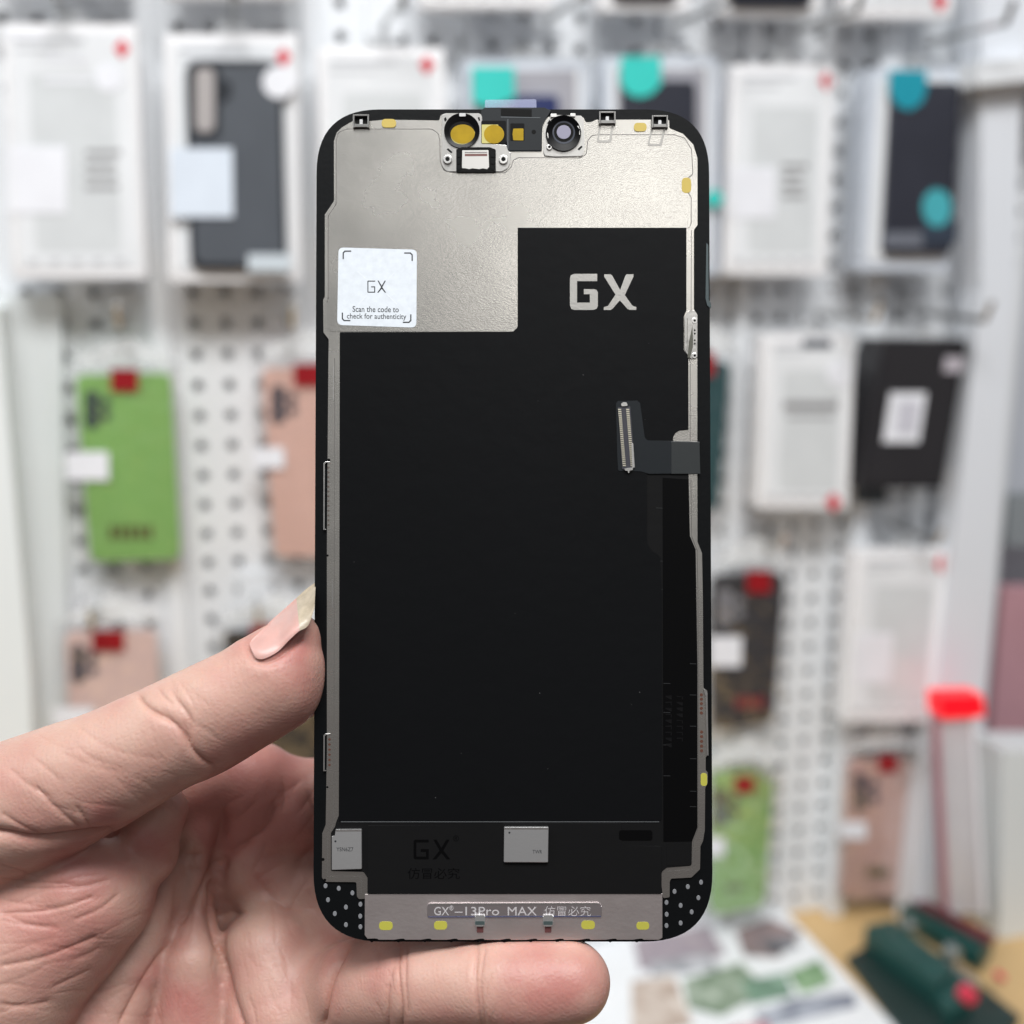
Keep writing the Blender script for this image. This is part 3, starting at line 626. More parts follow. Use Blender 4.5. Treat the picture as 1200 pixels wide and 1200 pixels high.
def skin_mat():
    m = bpy.data.materials.new('skin'); m.use_nodes = True; nt = m.node_tree; b = nt.nodes['Principled BSDF']
    at = nt.nodes.new('ShaderNodeAttribute'); at.attribute_name = 'tint'
    sp = nt.nodes.new('ShaderNodeSeparateColor'); nt.links.new(at.outputs['Color'], sp.inputs['Color'])
    cr = nt.nodes.new('ShaderNodeValToRGB'); e = cr.color_ramp.elements
    e[0].position = .15; e[0].color = (.51,.335,.27,1); e[1].position = .9; e[1].color = (.41,.175,.15,1)
    k = e.new(.5); k.color = (.475,.275,.225,1)
    nt.links.new(sp.outputs['Red'], cr.inputs['Fac'])
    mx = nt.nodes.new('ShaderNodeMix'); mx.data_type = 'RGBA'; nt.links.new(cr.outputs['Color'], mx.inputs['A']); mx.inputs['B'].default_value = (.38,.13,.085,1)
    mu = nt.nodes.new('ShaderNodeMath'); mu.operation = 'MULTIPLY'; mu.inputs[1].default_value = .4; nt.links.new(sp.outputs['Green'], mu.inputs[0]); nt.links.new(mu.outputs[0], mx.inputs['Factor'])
    nt.links.new(mx.outputs['Result'], b.inputs['Base Color'])
    nz = nt.nodes.new('ShaderNodeTexNoise'); nz.inputs['Scale'].default_value = 260; nz.inputs['Detail'].default_value = 6; nz.inputs['Roughness'].default_value = .65
    hs = nt.nodes.new('ShaderNodeMapRange'); hs.inputs['From Min'].default_value = .3; hs.inputs['From Max'].default_value = .7; hs.inputs['To Min'].default_value = -.09; hs.inputs['To Max'].default_value = .09
    tq = nt.nodes.new('ShaderNodeTexCoord'); nt.links.new(tq.outputs['Object'], nz.inputs['Vector']); nt.links.new(nz.outputs['Fac'], hs.inputs['Value'])
    sm = nt.nodes.new('ShaderNodeMath'); sm.operation = 'ADD'; nt.links.new(sp.outputs['Red'], sm.inputs[0]); nt.links.new(hs.outputs['Result'], sm.inputs[1]); nt.links.new(sm.outputs[0], cr.inputs['Fac'])
    b.inputs['Roughness'].default_value = .46; b.inputs['Specular IOR Level'].default_value = .38
    b.inputs['Subsurface Weight'].default_value = .35; b.inputs['Subsurface Radius'].default_value = (1, .35, .2); b.inputs['Subsurface Scale'].default_value = .0022
    tc = nt.nodes.new('ShaderNodeTexCoord')
    w = nt.nodes.new('ShaderNodeTexWave'); w.wave_type = 'BANDS'; w.bands_direction = 'DIAGONAL'; w.inputs['Scale'].default_value = 420; w.inputs['Distortion'].default_value = 9; w.inputs['Detail'].default_value = 2; w.inputs['Detail Scale'].default_value = .22
    v = nt.nodes.new('ShaderNodeTexVoronoi'); v.inputs['Scale'].default_value = 1050; v.feature = 'DISTANCE_TO_EDGE'
    n = nt.nodes.new('ShaderNodeTexNoise'); n.inputs['Scale'].default_value = 500; n.inputs['Detail'].default_value = 6
    for q in (w, v, n): nt.links.new(tc.outputs['Object'], q.inputs['Vector'])
    a1 = nt.nodes.new('ShaderNodeMath'); a1.operation = 'MULTIPLY_ADD'; nt.links.new(w.outputs['Fac'], a1.inputs[0]); a1.inputs[1].default_value = .14; nt.links.new(n.outputs['Fac'], a1.inputs[2])
    a2 = nt.nodes.new('ShaderNodeMath'); a2.operation = 'MULTIPLY_ADD'; nt.links.new(v.outputs['Distance'], a2.inputs[0]); a2.inputs[1].default_value = .9; nt.links.new(a1.outputs[0], a2.inputs[2])
    bp = nt.nodes.new('ShaderNodeBump'); bp.inputs['Strength'].default_value = .28; bp.inputs['Distance'].default_value = .0003
    nt.links.new(a2.outputs[0], bp.inputs['Height']); nt.links.new(bp.outputs['Normal'], b.inputs['Normal'])
    return m
hand = link('hand', me, skin_mat()); hand.matrix_world = HM
tag(hand, 'bare left hand with the thumb at the screen edge and the little finger under it', 'hand')
# thumb nail: lofted shell between its lower border and its far border
low = [(293,757),(299,770),(309,772),(325,764),(339,750),(350,740),(361,733),(368.5,713)]
upp = [(292.4,753.5),(297,748),(306,739.5),(318,727),(332,714.5),(346,702),(358,691),(370,682)]
ld = [-5.6,-7.0,-7.8,-8.0,-7.8,-7.2,-6.4,-5.4]; ud = [-3.4,-1.6,.2,1.4,2.0,2.2,2.2,2.0]
def spl(a, t):
    a = np.array(a, float); x = t*(len(a)-1); i = int(min(x, len(a)-2)); f = x-i
    p = [a[max(i-1, 0)], a[i], a[i+1], a[min(i+2, len(a)-1)]]
    return .5*((2*p[1])+(-p[0]+p[2])*f+(2*p[0]-5*p[1]+4*p[2]-p[3])*f*f+(-p[0]+3*p[1]-3*p[2]+p[3])*f**3)
mF = (pxv > 270) & (pxv < 385) & (pyv > 670) & (pyv < 790) & (nrm[:, 2] < .1); pxF, pyF, zF = pxv[mF], pyv[mF], V[mF, 2]
NG = 48
def nail_xy(t, u): return spl(low, t)*(1-u)+spl(upp, t)*u
ND = np.zeros((NG+1, 17))
for i in range(NG+1):
    for j in range(17):
        t, u = i/NG, j/16; ps = nail_xy(t, u); da, db = spl(ld, t), spl(ud, t); dep = da+(db-da)*(1-math.cos(u*math.pi/2))
        kk = (pxF-ps[0])**2+(pyF-ps[1])**2 < 14
        ND[i, j] = min(dep, float(zF[kk].min())) if kk.any() else dep
for _ in range(10):
    Q_ = np.pad(ND, 1, mode='edge'); ND = .5*ND+.125*(Q_[:-2,1:-1]+Q_[2:,1:-1]+Q_[1:-1,:-2]+Q_[1:-1,2:])
def nail_piece(i0, i1, name, material, nv=16):
    bm = bmesh.new(); g = {}; nu = i1-i0
    for side in (0, 1):
        for i in range(nu+1):
            for j in range(nv+1):
                ps = nail_xy((i+i0)/NG, j/nv)
                q = P3(ps[0], ps[1], ND[i+i0, j]-.4+(.35 if side else 0)); g[side, i, j] = bm.verts.new(tocam(q[None])[0])
    for i in range(nu):
        for j in range(nv):
            bm.faces.new((g[0,i,j],g[0,i+1,j],g[0,i+1,j+1],g[0,i,j+1])); bm.faces.new((g[1,i,j],g[1,i,j+1],g[1,i+1,j+1],g[1,i+1,j]))
    for i in range(nu):
        for j in (0, nv): bm.faces.new((g[0,i,j],g[0,i+1,j],g[1,i+1,j],g[1,i,j]))
    for j in range(nv):
        for i in (0, nu): bm.faces.new((g[0,i,j],g[0,i,j+1],g[1,i,j+1],g[1,i,j]))
    o = bm_obj(name, bm, material); o.parent = hand; return o
def sss(m, w, sc, rad):
    b = m.node_tree.nodes['Principled BSDF']; b.inputs['Subsurface Weight'].default_value = w; b.inputs['Subsurface Scale'].default_value = sc; b.inputs['Subsurface Radius'].default_value = rad
nm = mat('nail_pink', linrgb=(.52,.30,.265), rough=.36, spec=.4, coat=.05, noise=.06, nscale=300, bump=.12, bscale=500); sss(nm, .4, .0015, (1,.5,.4))
nt_ = mat('nail_tip', linrgb=(.40,.335,.245), rough=.45, spec=.5, coat=.2, noise=.12, nscale=700, bump=.2, bscale=700)
nail_piece(0, 35, 'fingernail', nm); nail_piece(35, NG, 'fingernail_tip', nt_)

# ================================================================== SHOP WALL
UX = Vector((math.cos(YAW), math.sin(YAW), 0)); NX = Vector((math.sin(YAW), -math.cos(YAW), 0)); UP = Vector((0, 0, 1))
W0 = Vector((0, .992, 0))
def wall_uv(px, py, off=0):
    w = hit(px, py, W0+NX*off, NX); return (w-W0).dot(UX), w.z
WM = Matrix.Translation(W0) @ Matrix(((UX.x, UP.x, NX.x, 0), (UX.y, UP.y, NX.y, 0), (UX.z, UP.z, NX.z, 0), (0, 0, 0, 1)))  # local x along wall, y up, z out
uT, zT = wall_uv(975, 1062)               # table line
TZ = zT
white_w = mat('pegboard_white', rgb=(232,235,238), rough=.4, spec=.5, noise=.02, nscale=6)
back_w = mat('panel_back', rgb=(212,216,220), rough=.6)
pitch = .0254
u0, z0 = wall_uv(178, 190); z_a = z0
# the perforated sheet: one cell per hole
bm = bmesh.new(); nu_l, nu_r, nz_d, nz_u = -14, 33, -42, 13
vc = {}
def gv(x, y, z=0):
    k = (round(x, 6), round(y, 6), round(z, 6))
    if k not in vc: vc[k] = bm.verts.new((x, y, z))
    return vc[k]
skipu = set()
for i in range(nu_l, nu_r):
    for j in range(nz_d, nz_u):
        cx = u0+i*pitch; cy = z_a+j*pitch; h = pitch/2; r = pitch*.185
        if cy-h < TZ-.02: continue
        x0, x1, y0, y1 = cx-h, cx+h, cy-h, cy+h
        ou = [gv(x1,cy),gv(x1,y1),gv(cx,y1),gv(x0,y1),gv(x0,cy),gv(x0,y0),gv(cx,y0),gv(x1,y0)]
        plain = (i % 7 == 0 and False)
        if plain: bm.faces.new(ou); continue
        inn = [bm.verts.new((cx+r*math.cos(k*math.pi/4), cy+r*math.sin(k*math.pi/4), 0)) for k in range(8)]
        inb = [bm.verts.new((v.co.x, v.co.y, -.002)) for v in inn]
        for k in range(8):
            l = (k+1) % 8
            bm.faces.new((ou[k], ou[l], inn[l], inn[k])); bm.faces.new((inn[k], inn[l], inb[l], inb[k]))
peg = bm_obj('pegboard', bm, white_w, M=WM, smooth=False)
tag(peg, 'white perforated metal pegboard covering the shop wall behind the products', 'pegboard')
def wbox(bm, u0_, u1_, z0_, z1_, w0, w1, rot=0, rad=0):
    cx, cy = (u0_+u1_)/2, (z0_+z1_)/2
    def f(x, y, h):
        dx, dy = x-cx, y-cy; return Vector((cx+dx*math.cos(rot)-dy*math.sin(rot), cy+dx*math.sin(rot)+dy*math.cos(rot), h))
    pts = rrect(u0_, z0_, u1_, z1_, rad, 4) if rad else [(u0_,z0_),(u1_,z0_),(u1_,z1_),(u0_,z1_)]
    add_prism(bm, pts, w0, w1, f)
bm = bmesh.new(); wbox(bm, u0-15*pitch, u0+33*pitch, TZ-.3, z_a+14*pitch, -.03, -.012)
o = bm_obj('wall', bm, back_w, M=WM, smooth=False); tag(o, kind='structure')
# plain side panel at the far left
ua, _ = wall_uv(-40, 560); ub, _ = wall_uv(62, 560); _, zt = wall_uv(60, 338)
# uprights
def upright(px, py, wpx, label, w1=.008, material=white_w, ztop=None):
    u, _ = wall_uv(px, py); wd = wpx
    M = WM @ Matrix.Translation((u, TZ, 0)); r = bmesh.new()
    wbox(r, -wd/2, wd/2, 0, (ztop or (z_a+14*pitch))-TZ, .001, w1, rad=.002)
    wbox(r, -wd/2+.003, wd/2-.003, .0, (ztop or (z_a+14*pitch))-TZ, w1-.001, w1+.002)
    o = bm_obj('wall_upright', r, material, M=M, smooth=False); tag(o, label, 'upright', 'white uprights between the pegboard panels'); return o
upright(186, 360, .016, 'white metal upright between the two left boxes')
upright(372, 340, .014, 'white metal upright left of the held screen top')
upright(552, 60, .014, 'white metal upright above the screen camera windows')
upright(704, 60, .014, 'white metal upright left of the black case with a teal shield')
upright(866, 345, .014, 'white metal upright just right of the held screen')
upright(1012, 400, .020, 'wide grey-white upright beside the hanging black box', .016)
# left side post + panel
def wall_panel(name, poly_px, off0, off1, label, cat, material):
    pts = [wall_uv(x, y, off1) for x, y in poly_px]; b0 = Vector((pts[0][0], pts[0][1]))
    r = bmesh.new(); add_prism(r, [(p[0]-b0.x, p[1]-b0.y) for p in pts], off0, off1, lambda x, y, h: Vector((x, y, h)))
    o = bm_obj(name, r, material, M=WM @ Matrix.Translation((b0.x, b0.y, 0)), smooth=False); return tag(o, label, cat)
wall_panel('white_panel', [(-80,345),(72,345),(74,520),(84,980),(84,1300),(-80,1300)], .002, .012, 'plain white panel at the far left of the wall', 'panel', mat('panel_white', rgb=(222,227,228), rough=.35, noise=.03, nscale=5))
wall_panel('side_post', [(-90,360),(-2,360),(36,800),(50,1300),(-90,1300)], .01, .05, 'white post running down the left edge of the picture', 'post', mat('post_white', rgb=(235,240,240), rough=.3, noise=.02, nscale=5))

# ---------- product builders
clear = mat('clear_plastic', rgb=(245,248,250), rough=.12, alpha=.1, spec=.8)
def film_mat(name, bump, bsc, base=.03, rough=.06):
    m = bpy.data.materials.new(name); m.use_nodes = True; nt = m.node_tree; nt.nodes.remove(nt.nodes['Principled BSDF']); MATS[name] = m
    tr = nt.nodes.new('ShaderNodeBsdfTransparent'); gl = nt.nodes.new('ShaderNodeBsdfGlossy'); gl.inputs['Roughness'].default_value = rough
    mx = nt.nodes.new('ShaderNodeMixShader'); fr = nt.nodes.new('ShaderNodeFresnel'); fr.inputs['IOR'].default_value = 1.45
    mx.inputs[0].default_value = base
    tc = nt.nodes.new('ShaderNodeTexCoord'); n = nt.nodes.new('ShaderNodeTexNoise'); n.inputs['Scale'].default_value = bsc; n.inputs['Detail'].default_value = 1.5
    bp = nt.nodes.new('ShaderNodeBump'); bp.inputs['Distance'].default_value = bump; nt.links.new(tc.outputs['Object'], n.inputs['Vector']); nt.links.new(n.outputs['Fac'], bp.inputs['Height'])
    for q in (gl, fr): nt.links.new(bp.outputs['Normal'], q.inputs['Normal'])
    nt.links.new(tr.outputs[0], mx.inputs[1]); nt.links.new(gl.outputs[0], mx.inputs[2]); nt.links.new(mx.outputs[0], nt.nodes['Material Output'].inputs['Surface'])
    return m
clear2 = film_mat('bag_film', .005, 45, .11, .1)
card_w = mat('card_white', rgb=(240,240,242), rough=.45, noise=.03, nscale=15)
red_m = mat('price_red', rgb=(214,24,52), rough=.4); dred = mat('tag_dark_red', rgb=(150,18,28), rough=.4)
lab_w = mat('label_white', rgb=(238,240,246), rough=.5); print_g = mat('print_grey', rgb=(150,150,152), rough=.5); print_d = mat('print_dark', rgb=(50,60,75), rough=.5)
cyan = mat('label_cyan', rgb=(60,205,195), rough=.4); cyan2 = mat('label_teal', rgb=(28,150,170), rough=.4)
chrome = mat('hook_steel', linrgb=(.55,.55,.54), rough=.25, metal=1)
class Item:
    """a thing hanging parallel to the wall; everything is given in photo pixels on its own front plane"""
    def __init__(s, name, label, cat, box, off, group, roll=0):
        s.off = off; x0, y0, x1, y1 = box; a = wall_uv((x0+x1)/2, y1, off); s.o = a
        s.root = empty(name, WM @ Matrix.Translation((a[0], a[1], off)), label, cat, group)
    def f(s, x, y, h):
        u, z = wall_uv(x, y, s.off); return Vector((u-s.o[0], z-s.o[1], h))
    def add(s, name, polys, h0, h1, m, bevel=0, parent=None, fil=0):
        bm = bmesh.new()
        if not isinstance(polys[0], list): polys = [polys]
        for p in polys: add_prism(bm, fillet(p, fil, 5) if fil else p, h0*mm, h1*mm, s.f, bevel*mm, 3)
        return bm_obj(name, bm, m, parent or s.root)
def quad(x0, y0, x1, y1, lean=0):         # lean: x shift of the bottom edge
    return [(x0,y0),(x1,y0),(x1+lean,y1),(x0+lean,y1)]
def retail_box(label, q, off=.05, thick=22, red=None, lab=None, txt=None, white=None, group='white boxed phone cases hung on the wall', cardm=None, name='retail_box', hang=True):
    xs = [p[0] for p in q]; ys = [p[1] for p in q]
    it = Item(name, label, 'phone case box', (min(xs),min(ys),max(xs),max(ys)), off, group)
    it.add('box_body', q, -thick, 0, cardm or card_w, bevel=1, fil=2)
    it.add('hang_tab', [(xs[0]*.6+xs[1]*.4,ys[0]-16),(xs[0]*.4+xs[1]*.6,ys[1]-16),(xs[0]*.35+xs[1]*.65,ys[1]+2),(xs[0]*.65+xs[1]*.35,ys[0]+2)], -2, -1, clear, fil=3)
    inset = [(q[0][0]+10,q[0][1]+10),(q[1][0]-10,q[1][1]+10),(q[2][0]-10,q[2][1]-12),(q[3][0]+10,q[3][1]-12)]
    it.add('window_film', inset, .2, .7, mat('window_film', rgb=(234,237,240), rough=.15, noise=.05, nscale=12), fil=6)
    if cardm is None:
        w_, h_ = q[1][0]-q[0][0], q[2][1]-q[1][1]; ln = q[3][0]-q[0][0]; x_, y_ = q[0][0], q[0][1]
        it.add('clear_case', [(x_+w_*.2,y_+h_*.2),(x_+w_*.84,y_+h_*.2),(x_+w_*.84+ln*.7,y_+h_*.9),(x_+w_*.2+ln*.7,y_+h_*.9)], .6, .75, mat('clear_case', rgb=(216,220,222), rough=.2, noise=.05, nscale=30), fil=8)
        it.add('top_print', [quad(x_+w_*.1, y_+h_*.055, x_+w_*.62, y_+h_*.075), quad(x_+w_*.1, y_+h_*.1, x_+w_*.45, y_+h_*.112)], .7, .9, mat('print_pale_grey', rgb=(196,198,202), rough=.5))
        it.add('bottom_print', [quad(x_+ln+w_*(.12+.16*k), y_+h_*.925, x_+ln+w_*(.2+.16*k), y_+h_*.945) for k in range(5)], .7, .9, mat('print_pale_grey'))
        for eg in ([[(x_+3,y_+6),(x_+6,y_+6),(x_+6+ln,y_+h_-6),(x_+3+ln,y_+h_-6)],[(x_+w_-8,y_+6),(x_+w_-5,y_+6),(x_+w_-5+ln,y_+h_-6),(x_+w_-8+ln,y_+h_-6)]]): it.add('painted_edge_highlight', eg, .2, 1.6, mat('painted_edge_highlight', rgb=(248,250,252), rough=.1, spec=1))  # near-white strips paint highlights down both box edges
    if red: it.add('red_mark', [(red[0],red[1]-11),(red[0]+9,red[1]),(red[0],red[1]+12),(red[0]-9,red[1])], .7, 1.2, red_m)
    if lab: it.add('price_label', quad(*lab), .7, 1.3, lab_w)
    if txt: 
        x0, y0, x1, y1 = txt; n = max(2, int((y1-y0)/11))
        it.add('printed_text', [quad(x0, y0+k*(y1-y0)/n, x1-(k*7) % 9, y0+k*(y1-y0)/n+6) for k in range(n)], .7, .9, print_g)
    if white: it.add('round_sticker', circ(white[0], white[1], white[2], 24), .8, 1.4, lab_w)
    return it
def hook(px, py, ln, label, off=0, drop=.25):
    u, z = wall_uv(px, py, 0); M = WM @ Matrix.Translation((u, z, 0))
    r = empty('display_hook', M, label, 'hook', 'metal hooks on the pegboard')
    def rod(a, b, rad, name):
        bm = bmesh.new(); a = Vector(a); b = Vector(b); d = b-a
        bmesh.ops.create_cone(bm, cap_ends=True, segments=12, radius1=rad, radius2=rad, depth=d.length, matrix=Matrix.Translation((a+b)/2) @ d.to_track_quat('Z', 'Y').to_matrix().to_4x4())
        bm_obj(name, bm, chrome, r)
    rod((0,0,.002), (0,-.004,ln), .0028, 'rod'); rod((0,-.004,ln), (0,.012,ln+.008), .0028, 'tip')
    bm = bmesh.new(); wbox(bm, -.014, .014, -.012, .022, .001, .004, rad=.003); bm_obj('plate', bm, white_w, r)
    return r
it = retail_box('white phone case box at the far left with square price label and red mark', quad(2,28,160,326,12), red=(143,57), lab=(8,172,78,250), txt=(100,176,142,230))
it.add('round_sticker', circ(128,92,16,20), .8, 1.4, lab_w)
it.add('printed_text', [quad(4,38,50,44), quad(50,66,104,71), quad(52,92,108,97)], .7, .9, lab_w)
# box B with dark case
it = retail_box('white framed box showing a dark grey phone case with camera cutout', quad(193,40,349,330,4), red=(332,67))
case_d = mat('case_dark', rgb=(84,89,96), rough=.35, noise=.08, nscale=25); case_e = mat('case_edge', rgb=(42,46,52), rough=.3)
c0 = it.add('phone_case', quad(217,72,330,316,6), .8, 6, case_e, bevel=1.5, fil=16)
it.add('case_back', quad(223,80,325,309,6), 6, 6.6, case_d, parent=c0, fil=13)
it.add('camera_cutout', fillet([(222,74),(256,74),(258,92),(272,100),(270,118),(258,122),(258,160),(246,165),(226,163)],7), 6.4, 7.2, case_e, parent=c0)
it.add('camera_opening', rrect(229,82,251,156,9), 7.1, 7.5, mat('card_beige', rgb=(172,167,166), rough=.5), parent=c0)
it.add('price_label', quad(200,175,272,255,1), 7.6, 8.1, mat('label_bluish', rgb=(220,230,242), rough=.5))
it.add('round_sticker', circ(326,98,19,24), 7, 7.6, lab_w); it.add('printed_label', quad(290,298,340,318), 7, 7.4, mat('label_grey', rgb=(205,215,222), rough=.5))
retail_box('white box partly behind the top left corner of the screen with a small red mark', quad(372,56,520,322,6), red=(500,76))
# box D
navy = mat('case_navy', rgb=(40,50,96), rough=.4); greycard = mat('card_grey', rgb=(168,168,176), rough=.4); clearbox = mat('clear_box', rgb=(205,212,222), rough=.2, noise=.05, nscale=12)
it = retail_box('grey clear box with a bright teal label above the camera windows', quad(543,70,690,322,4), cardm=clearbox, group='clear boxed phone cases hung on the wall')
it.add('grey_card', quad(552,82,674,310,4), .8, 1.4, greycard); c0 = it.add('phone_case', quad(600,113,652,300,3), 1.4, 6, navy, bevel=1, fil=6)
it.add('brand_label', [(551,80),(600,80),(601,116),(576,128),(552,122)], 6.2, 6.8, cyan)
# box E
case_c = mat('case_charcoal', rgb=(48,50,60), rough=.35, noise=.1, nscale=20)
it = retail_box('grey clear box with a teal shield label over a black case beside the screen top', quad(706,66,842,322,0), cardm=clearbox, group='clear boxed phone cases hung on the wall')
it.add('grey_card', quad(722,80,826,306,0), .8, 1.4, greycard); it.add('phone_case', quad(726,96,812,300,1), 1.4, 6, case_c, bevel=1, fil=8)
it.add('brand_label', [(724,68),(771,68),(771,100),(760,112),(746,116),(732,111),(724,100)], 6.2, 6.8, cyan); it.add('round_sticker', circ(833,233,10,20), 6.2, 6.8, cyan)
retail_box('pale white box right of the screen with a red mark and price label', quad(858,76,978,322,-10), red=(968,95), lab=(853,196,908,256), txt=(916,192,946,238))
# box G
it = retail_box('clear box with a black case and round teal stickers at the upper right', quad(1020,80,1126,318,-14), cardm=clearbox, group='clear boxed phone cases hung on the wall', thick=30)
it.add('phone_case', quad(1041,98,1120,298,-11), 1.4, 7, case_c, bevel=1, fil=8)
it.add('brand_label', [(1036,84),(1080,84),(1080,106),(1074,122),(1060,131),(1046,126),(1037,112)], 7.2, 7.8, cyan2); it.add('round_sticker', circ(1092,244,17,24,22), 7.2, 7.8, mat('label_aqua', rgb=(72,170,180), rough=.4))
it.add('lower_label', quad(1076,258,1116,286,-2), 7.2, 7.6, print_d); it.add('lower_label', quad(1032,272,1078,290,-2), 7.2, 7.6, mat('label_slate', rgb=(110,114,124), rough=.4))
# top row, cut by the frame
retail_box('white box whose lower edge shows at the top centre of the picture', quad(490,-200,645,8,3), off=.05)
it = retail_box('box with dark phone case cut off by the top edge left of centre right', quad(700,-200,806,12,2), off=.05); it.add('phone_case', quad(716,-150,790,2,1), .8, 5, case_c, fil=8)
it = retail_box('box with a near black phone case cut off by the top edge', quad(850,-200,965,14,-2), off=.05, thick=30); it.add('phone_case', quad(856,-150,950,9,-2), .8, 5, mat('case_black', rgb=(30,34,44), rough=.35), fil=8)
retail_box('white box with red mark cut off by the top edge at the right', quad(998,-200,1122,20,-6), off=.05, red=(1101,2))
retail_box('white box cut off by the top edge at the left', quad(-20,-230,150,-14,4), off=.05); retail_box('second white box cut off by the top edge at the left', quad(190,-230,345,-6,4), off=.05)
hk = [(80,20,.10,'metal hook above the far left white box'),(272,26,.10,'metal hook above the dark grey case box'),(448,30,.10,'metal hook above the box behind the screen corner'),(640,24,.10,'metal hook above the teal labelled box'),
      (790,30,.11,'metal hook above the teal shield box'),(925,40,.11,'metal hook above the pale box right of the screen'),(1085,52,.11,'metal hook above the upper right black case box'),
      (147,372,.07,'metal hook above the green phone case'),(336,372,.07,'metal hook above the peach phone case beside the screen'),(955,366,.10,'metal hook above the white printed box'),(1075,366,.10,'metal hook above the leaning black box'),
      (118,700,.07,'metal hook above the lower left peach case'),(300,698,.07,'metal hook above the black case behind the thumb'),(880,620,.06,'metal hook above the black case with red tag'),(1040,612,.08,'metal hook above the lower white box'),
      (870,880,.06,'metal hook above the lower green case'),(1030,862,.06,'metal hook above the lower right peach case')]
for a in hk: hook(*a)
# bags with bare cases
def bag_case(label, q, colour, camera=None, tagbox=None, lab=None, mark=None, off=.03, rnd=9, group='bagged phone cases hung on the wall', name='bagged_case', camcol=None, markcol=None, tagm=None, pad=(12,14)):
    xs = [p[0] for p in q]; ys = [p[1] for p in q]
    it = Item(name, label, 'phone case', (min(xs),min(ys),max(xs),max(ys)), off, group)
    c = it.add('phone_case', q, -8, 0, colour, bevel=2.2, fil=rnd)
    if camera:
        x0, y0 = camera[0], camera[1]
        it.add('camera_hole', [circ(x0+8, y0+8+k*14, 8.5, 14) for k in range(3)], .0, .5, camcol or print_d, parent=c)
        it.add('camera_hole', [circ(x0+24, y0+14+k*15, 6, 12) for k in range(2)], .0, .5, camcol or print_d, parent=c)
    if mark: it.add('lower_print', [quad(mark[0]+k*(mark[2]-mark[0])/5, mark[1], mark[0]+(k+.7)*(mark[2]-mark[0])/5, mark[3]) for k in range(5)], .0, .4, markcol or mat('print_brown', rgb=(96,90,40), rough=.5), parent=c)
    px_, py_ = pad
    bq = [(q[0][0]-px_,q[0][1]-py_),(q[1][0]+px_,q[1][1]-py_),(q[2][0]+px_,q[2][1]+py_),(q[3][0]-px_,q[3][1]+py_)]
    mxc = (q[0][0]+q[1][0])/2
    it.add('plastic_bag', bq, 1.2, 1.6, clear2, fil=4)
    it.add('bag_header', fillet([(bq[0][0],bq[0][1]+1),(mxc-14,bq[0][1]-26),(mxc+8,bq[0][1]-34),(mxc+22,bq[0][1]-24),(bq[1][0],bq[1][1]+1)],6), 1.2, 1.6, mat('header_plastic', rgb=(245,248,250), rough=.1, alpha=.45, spec=1, bump=.8, bscale=90))
    if tagbox: it.add('red_tag', quad(*tagbox), 2, 2.8, tagm or dred)
    if lab: it.add('price_label', quad(*lab), 2, 2.6, lab_w)
    return it
green = mat('case_green', rgb=(146,196,108), rough=.5, noise=.03, nscale=20); peach = mat('case_peach', rgb=(236,196,182), rough=.5, noise=.03, nscale=20)
peach2 = mat('case_peach_pale', rgb=(238,208,200), rough=.5, noise=.03, nscale=20); teald = mat('case_dark_teal', rgb=(36,82,86), rough=.4)
bag_case('green phone case in a clear bag with dark red tag at the left', [(88,440),(200,438),(212,655),(106,658)], green, (100,458), (130,432,162,458), (77,529,127,562,1), (128,616,182,632))
bag_case('peach phone case in a clear bag touching the left edge of the screen', [(307,432),(402,430),(404,652),(322,652)], peach, (318,452), (344,426,380,452), (296,524,332,548,1), None)
bag_case('dark teal phone case seen just right of the screen', [(772,420),(856,424),(842,598),(768,600)], teald, None, (800,412,836,440), None, None)
bag_case('pale peach phone case above the thumb at the lower left', [(76,742),(183,740),(190,905),(84,905)], peach2, (84,756), (108,738,146,762), (62,828,110,850,1), None)
bag_case('black phone case hanging behind the thumb tip', [(262,742),(380,740),(384,900),(274,900)], mat('case_black2', rgb=(26,26,28), rough=.4), None, (294,730,330,754), None, None)
it = bag_case('black phone case with red print and red tag right of the screen', [(838,676),(920,672),(906,846),(836,856)], mat('case_graphite', rgb=(52,52,55), rough=.45), (842,690), (874,668,902,694), (832,745,868,780,-1), (862,816,898,830), camcol=mat('print_pale', rgb=(150,150,155), rough=.5), markcol=mat('print_red', rgb=(150,30,40), rough=.5))
bag_case('green phone case standing low beside the lower right corner of the screen', [(838,908),(908,904),(896,1062),(834,1074)], mat('case_green_low', rgb=(150,190,116), rough=.5), (836,924), (860,909,882,928), (826,980,848,1002), (850,1036,872,1044))
bag_case('dusty pink phone case low at the right above the green tool', [(998,894),(1072,888),(1058,1050),(988,1054)], mat('case_dusty', rgb=(208,172,162), rough=.5), (1000,906), (1028,884,1050,904), (984,962,1014,982), (1016,1016,1044,1028))
